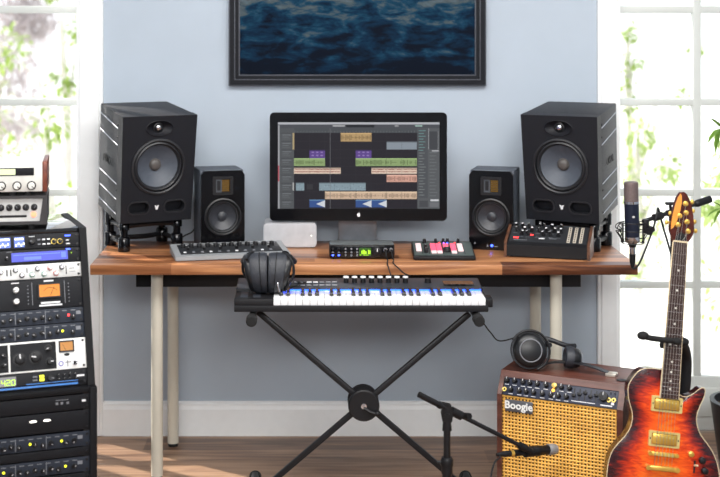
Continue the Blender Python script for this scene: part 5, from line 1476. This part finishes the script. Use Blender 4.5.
for cx_, cy_ in ((665.6, 403.6), (662.8, 438.4)):
    x, z = gl(cx_, cy_)
    b = MB(M_gold2); b.plate(rrect(x-.0465, x+.0465, z-.0225, z+.0225, .003), [rrect(x-.038, x+.038, z-.0165, z+.0165, .002)], -.0165, -.010, M_gold2)
    pk = part('pickup', b, g, 'gold humbucking pickup')
    b = MB(M_gold); b.box(x-.0365, x+.0365, -.0195, -.01, z-.0155, z+.0155, M_gold, .003); part('pickup_cover', b, pk)
    b = MB(M_gold2)
    for i in range(6): b.lathe([(0, -.0205), (.0022, -.0203), (.0024, -.019), (0, -.019)], (x-.0255+i*.0102, 0, z+.006), 'y', 10)
    for sx_ in (-.042, .042): b.lathe([(0, -.0175), (.0022, -.0172), (.0024, -.016), (0, -.016)], (x+sx_, 0, z), 'y', 8, M_steel)
    part('pole_screws', b, pk)
x, z = gl(661.6, 453)
b = MB(M_gold); b.box(x-.040, x+.040, -.0235, -.0135, z-.006, z+.006, M_gold, .002)
for i in range(6): b.box(x-.0285+i*.0102, x-.0225+i*.0102, -.0265, -.0225, z-.0045, z+.0045, M_gold2)
for s in (-1, 1): b.lathe([(0, -.0245), (.006, -.0242), (.0065, -.012), (0, -.012)], (x+s*.040, 0, z), 'y', 14)
part('bridge', b, g, 'gold bridge')
x, z = gl(660.6, 467)
b = MB(M_gold); b.box(x-.043, x+.043, -.027, -.0145, z-.0075, z+.0075, M_gold, .004)
for s in (-1, 1): b.lathe([(0, -.0285), (.0075, -.0285), (.008, -.012), (0, -.012)], (x+s*.043, 0, z), 'y', 16)
part('tailpiece', b, g, 'gold tailpiece'); tzz = z; txx = x
M_string = mat('steel_string', (190, 186, 176), .3, metal=1)
brx, brz = gl(661.6, 453)
for i in range(6):
    o_ = i-2.5
    path = [(txx+o_*.0102, -.023, tzz+.004), (brx+o_*.0102, -.0268, brz), (nxp(nz1)+o_*.0068, YF-.0036, nz1+.003)]
    order = [0, 1, 2, 5, 4, 3][i]
    hx_, hz_ = gl(*posts[order][:2]); path.append((hx_, -.0215, hz_))
    part('string', MB(M_string).tube(path, .0007-.00006*i, n=5), g)
for (q, mt, nm, lb, rr, hh_) in (((689.7, 453), M_gold, 'control_knob', 'gold knob', .0085, .014), ((701, 459.5), M_black, 'control_knob', 'black knob', .0095, .015), ((703.5, 470), M_black, 'control_knob', 'black knob', .0095, .015), ((700, 484), M_gold, 'control_knob', 'gold knob', .009, .014)):
    x, z = gl(*q); b = MB(mt); b.lathe([(rr*1.05, -.006), (rr, -.006-hh_*.9), (rr*.8, -.006-hh_), (0, -.006-hh_)], (x, 0, z), 'y', 20); part(nm, b, g, lb)
x, z = gl(693.3, 466); b = MB(M_black); b.box(x-.0025, x+.0025, -.0125, -.008, z-.018, z+.018); b.cyl((x, -.012, z+.004), (x+.003, -.03, z+.008), .003, n=10, mt=M_bind); part('selector_switch', b, g)

# ---- guitar stand
gs = thing('guitar_stand', 'black guitar stand with padded neck yoke holding the sunburst guitar', 'guitar stand', (1.15, 4.16, 0))
o0 = Vector((1.15, 4.16, 0))
tp = P(684.5, 352, 4.14)-o0
b = MB(M_steel)
b.tube([(-.02, .02, .30), (-.004, .01, .42), P(683.5, 395, 4.15)-o0, P(686.2, 372, 4.15)-o0, P(686.0, 356, 4.145)-o0, P(683, 345, 4.12)-o0, P(679, 340, 4.10)-o0], [.0165]*31, n=14, smooth=5); part('upright_tube', b, gs)
part('lower_tube', MB(M_steel).cyl((-.02, .02, .06), (-.02, .02, .32), .0125, n=14).cyl((-.02, .02, .29), (-.02, .02, .325), .018, n=14), gs)
b = MB(M_rubber)
yb = [P(642, 335.5, 4.04), P(650, 338, 4.035), P(660, 339.3, 4.012), P(671, 340.6, 4.012), P(680, 341.5, 4.03), P(683.5, 342, 4.06)]
b.tube([p-o0 for p in yb], .0085, n=12, smooth=5); yk = part('neck_yoke', b, gs)
for p, r_ in ((P(643, 335.6, 4.038)-o0, .0145), (P(677, 341.3, 4.012)-o0, .012), (P(683.5, 341.8, 4.05)-o0, .014)): part('yoke_pad', MB(M_rubber).ball(p, r_, M_rubber, 14, 10, (1.25, 1, .9)), yk)
b = MB(M_rubber); b.tube([P(661, 345, 4.09)-o0, P(672, 345.5, 4.10)-o0, P(682, 345, 4.10)-o0], .010, n=10); part('yoke_back', b, yk)
for s in (-1, 1):
    X0 = foot.x-1.15+s*.085
    b = MB(M_steel); b.tube([(-.02, .02, .12), (X0*.6, -.04, .085), (X0, -.10, .052), (X0, -.205, .050), (X0, -.225, .068), (X0, -.226, .095)], .0085, n=10, smooth=4); cr = part('cradle_arm', b, gs)
for a in (90, 205, 335):
    c, s = math.cos(R(a)), math.sin(R(a))
    lg = part('leg', MB(M_steel).cyl((-.02+c*.01, .02+s*.01, .07), (-.02+c*.21, .02+s*.21, .011), .0085, n=12), gs)
    part('leg_tip', MB(M_rubber).cyl((-.02+c*.2, .02+s*.2, .0135), (-.02+c*.225, .02+s*.225, .0122), .012, n=12), lg)

# ================================================================== POTTED PLANT at the right edge
pt = thing('potted_plant', 'green leafy plant in a dark pot, just reaching in at the right edge', 'plant', (1.535, 4.62, 0))
part('pot', MB(mat('pot_glaze', (34, 34, 37), .4)).lathe([(0, 0), (.10, 0), (.112, .02), (.142, .24), (.146, .26), (.13, .262), (.125, .235), (0, .23)], axis='z', n=32), pt)
part('soil', MB(mat('soil', (60, 44, 34), .95, var=.4)).lathe([(0, .232), (.126, .236), (.124, .226), (0, .226)], axis='z', n=24), pt)
rg = random.Random(31)
stems = [((.0, 0), (-.05, .02, .75), (-.085, .0, 1.24)), ((.03, .02), (.06, .03, .7), (.1, .05, 1.3)), ((-.03, .01), (-.07, -.02, .55), (-.105, -.02, .93)), ((.02, -.03), (.06, -.06, .5), (.13, -.08, .95))]
b = MB(mat('plant_stem', (110, 130, 70), .6))
for (x, y), m_, e_ in stems: b.tube([(x, y, .22), m_, e_], .0045, n=8, smooth=6)
part('stem', b, pt)
b = MB(M_leaf4)
o0 = Vector((1.535, 4.62, 0))
def aim(p0, p1, w): leaf(b, Vector(p0), Vector(p1)-Vector(p0), (Vector(p1)-Vector(p0)).length, w, M_leaf4)
e0 = P(721, 128, 4.62)-o0
for q, w in (((706.5, 140), .022), ((709, 114.5), .02), ((713, 152), .024), ((716, 165), .024), ((735, 110), .025), ((745, 135), .025), ((728, 160), .025)): aim(e0, P(*q, 4.60+rg.uniform(-.03, .05))-o0, w)
e1 = P(723, 208, 4.61)-o0
for q, w in (((708.5, 198), .02), ((705.5, 214.5), .022), ((712, 222), .02), ((740, 200), .024), ((738, 225), .024)): aim(e1, P(*q, 4.60)-o0, w)
for (x, y), m_, e_ in stems:
    for k in range(7):
        a = rg.uniform(0, 2*PI); z = .5+.11*k
        if z > e_[2]: continue
        f = (z-.22)/(e_[2]-.22); q = Vector((x, y, .22)).lerp(Vector(e_), f)
        leaf(b, q, (abs(math.cos(a)), math.sin(a), .35), rg.uniform(.1, .17), .024, M_leaf4)
part('foliage', b, pt, smooth=0)

# ================================================================== LIGHT, SKY, CAMERA
w = bpy.data.worlds.new('World'); SC.world = w; w.use_nodes = True
nt = w.node_tree; bg = nt.nodes['Background']
tc = nt.nodes.new('ShaderNodeTexCoord'); sx = nt.nodes.new('ShaderNodeSeparateXYZ'); nt.links.new(tc.outputs['Generated'], sx.inputs[0])
rp = nt.nodes.new('ShaderNodeValToRGB'); e = rp.color_ramp.elements
e[0].position = 0; e[0].color = (.95, .97, 1, 1); e[1].position = .7; e[1].color = (.72, .85, 1, 1)
nt.links.new(sx.outputs[2], rp.inputs[0]); nt.links.new(rp.outputs[0], bg.inputs['Color']); bg.inputs['Strength'].default_value = 1.7
def area(name, loc, rot, sx_, sy_, power, col=(1, 1, 1)):
    l = bpy.data.lights.new(name, 'AREA'); l.shape = 'RECTANGLE'; l.size = sx_; l.size_y = sy_; l.energy = power; l.color = col
    o = bpy.data.objects.new(name, l); COL.objects.link(o); o.location = loc; o.rotation_euler = rot
    return o
area('ceiling_lamp', (.3, 3.1, 2.68), (R(12), 0, 0), 3.2, .9, 100, (1, .99, .97))
area('rear_fill_light', (.3, -.5, 2.6), (R(55), 0, 0), 3.2, 1.1, 180, (1, .99, .97))  # added fill light behind the camera, brightens the baseboard and lower wall
sun = bpy.data.lights.new('sun', 'SUN'); sun.energy = 8; sun.angle = R(1); sun.color = (1, .93, .84)
so = bpy.data.objects.new('sun', sun); COL.objects.link(so)
so.rotation_euler = Vector((.62, -.42, -.62)).to_track_quat('-Z', 'Y').to_euler()
cam = bpy.data.cameras.new('camera'); co = bpy.data.objects.new('camera', cam); COL.objects.link(co)
co.location = (0, 0, H); co.rotation_euler = (R(90), 0, 0)
cam.sensor_width = 36; cam.lens = F/720*36
cam.shift_x = (360-CX)/720; cam.shift_y = -(238.5-CY)/720
cam.dof.use_dof = True; cam.dof.focus_distance = 4.42; cam.dof.aperture_fstop = 2.4
cam.clip_start = .05
SC.camera = co
SC.view_settings.view_transform = 'Standard'; SC.view_settings.look = 'None'
SC.view_settings.exposure = 0; SC.view_settings.gamma = 1; SC.view_settings.use_curve_mapping = False
SC.cycles.use_denoising = True
SC.cycles.max_bounces = 8; SC.cycles.transparent_max_bounces = 12
SC.cycles.sample_clamp_indirect = 4
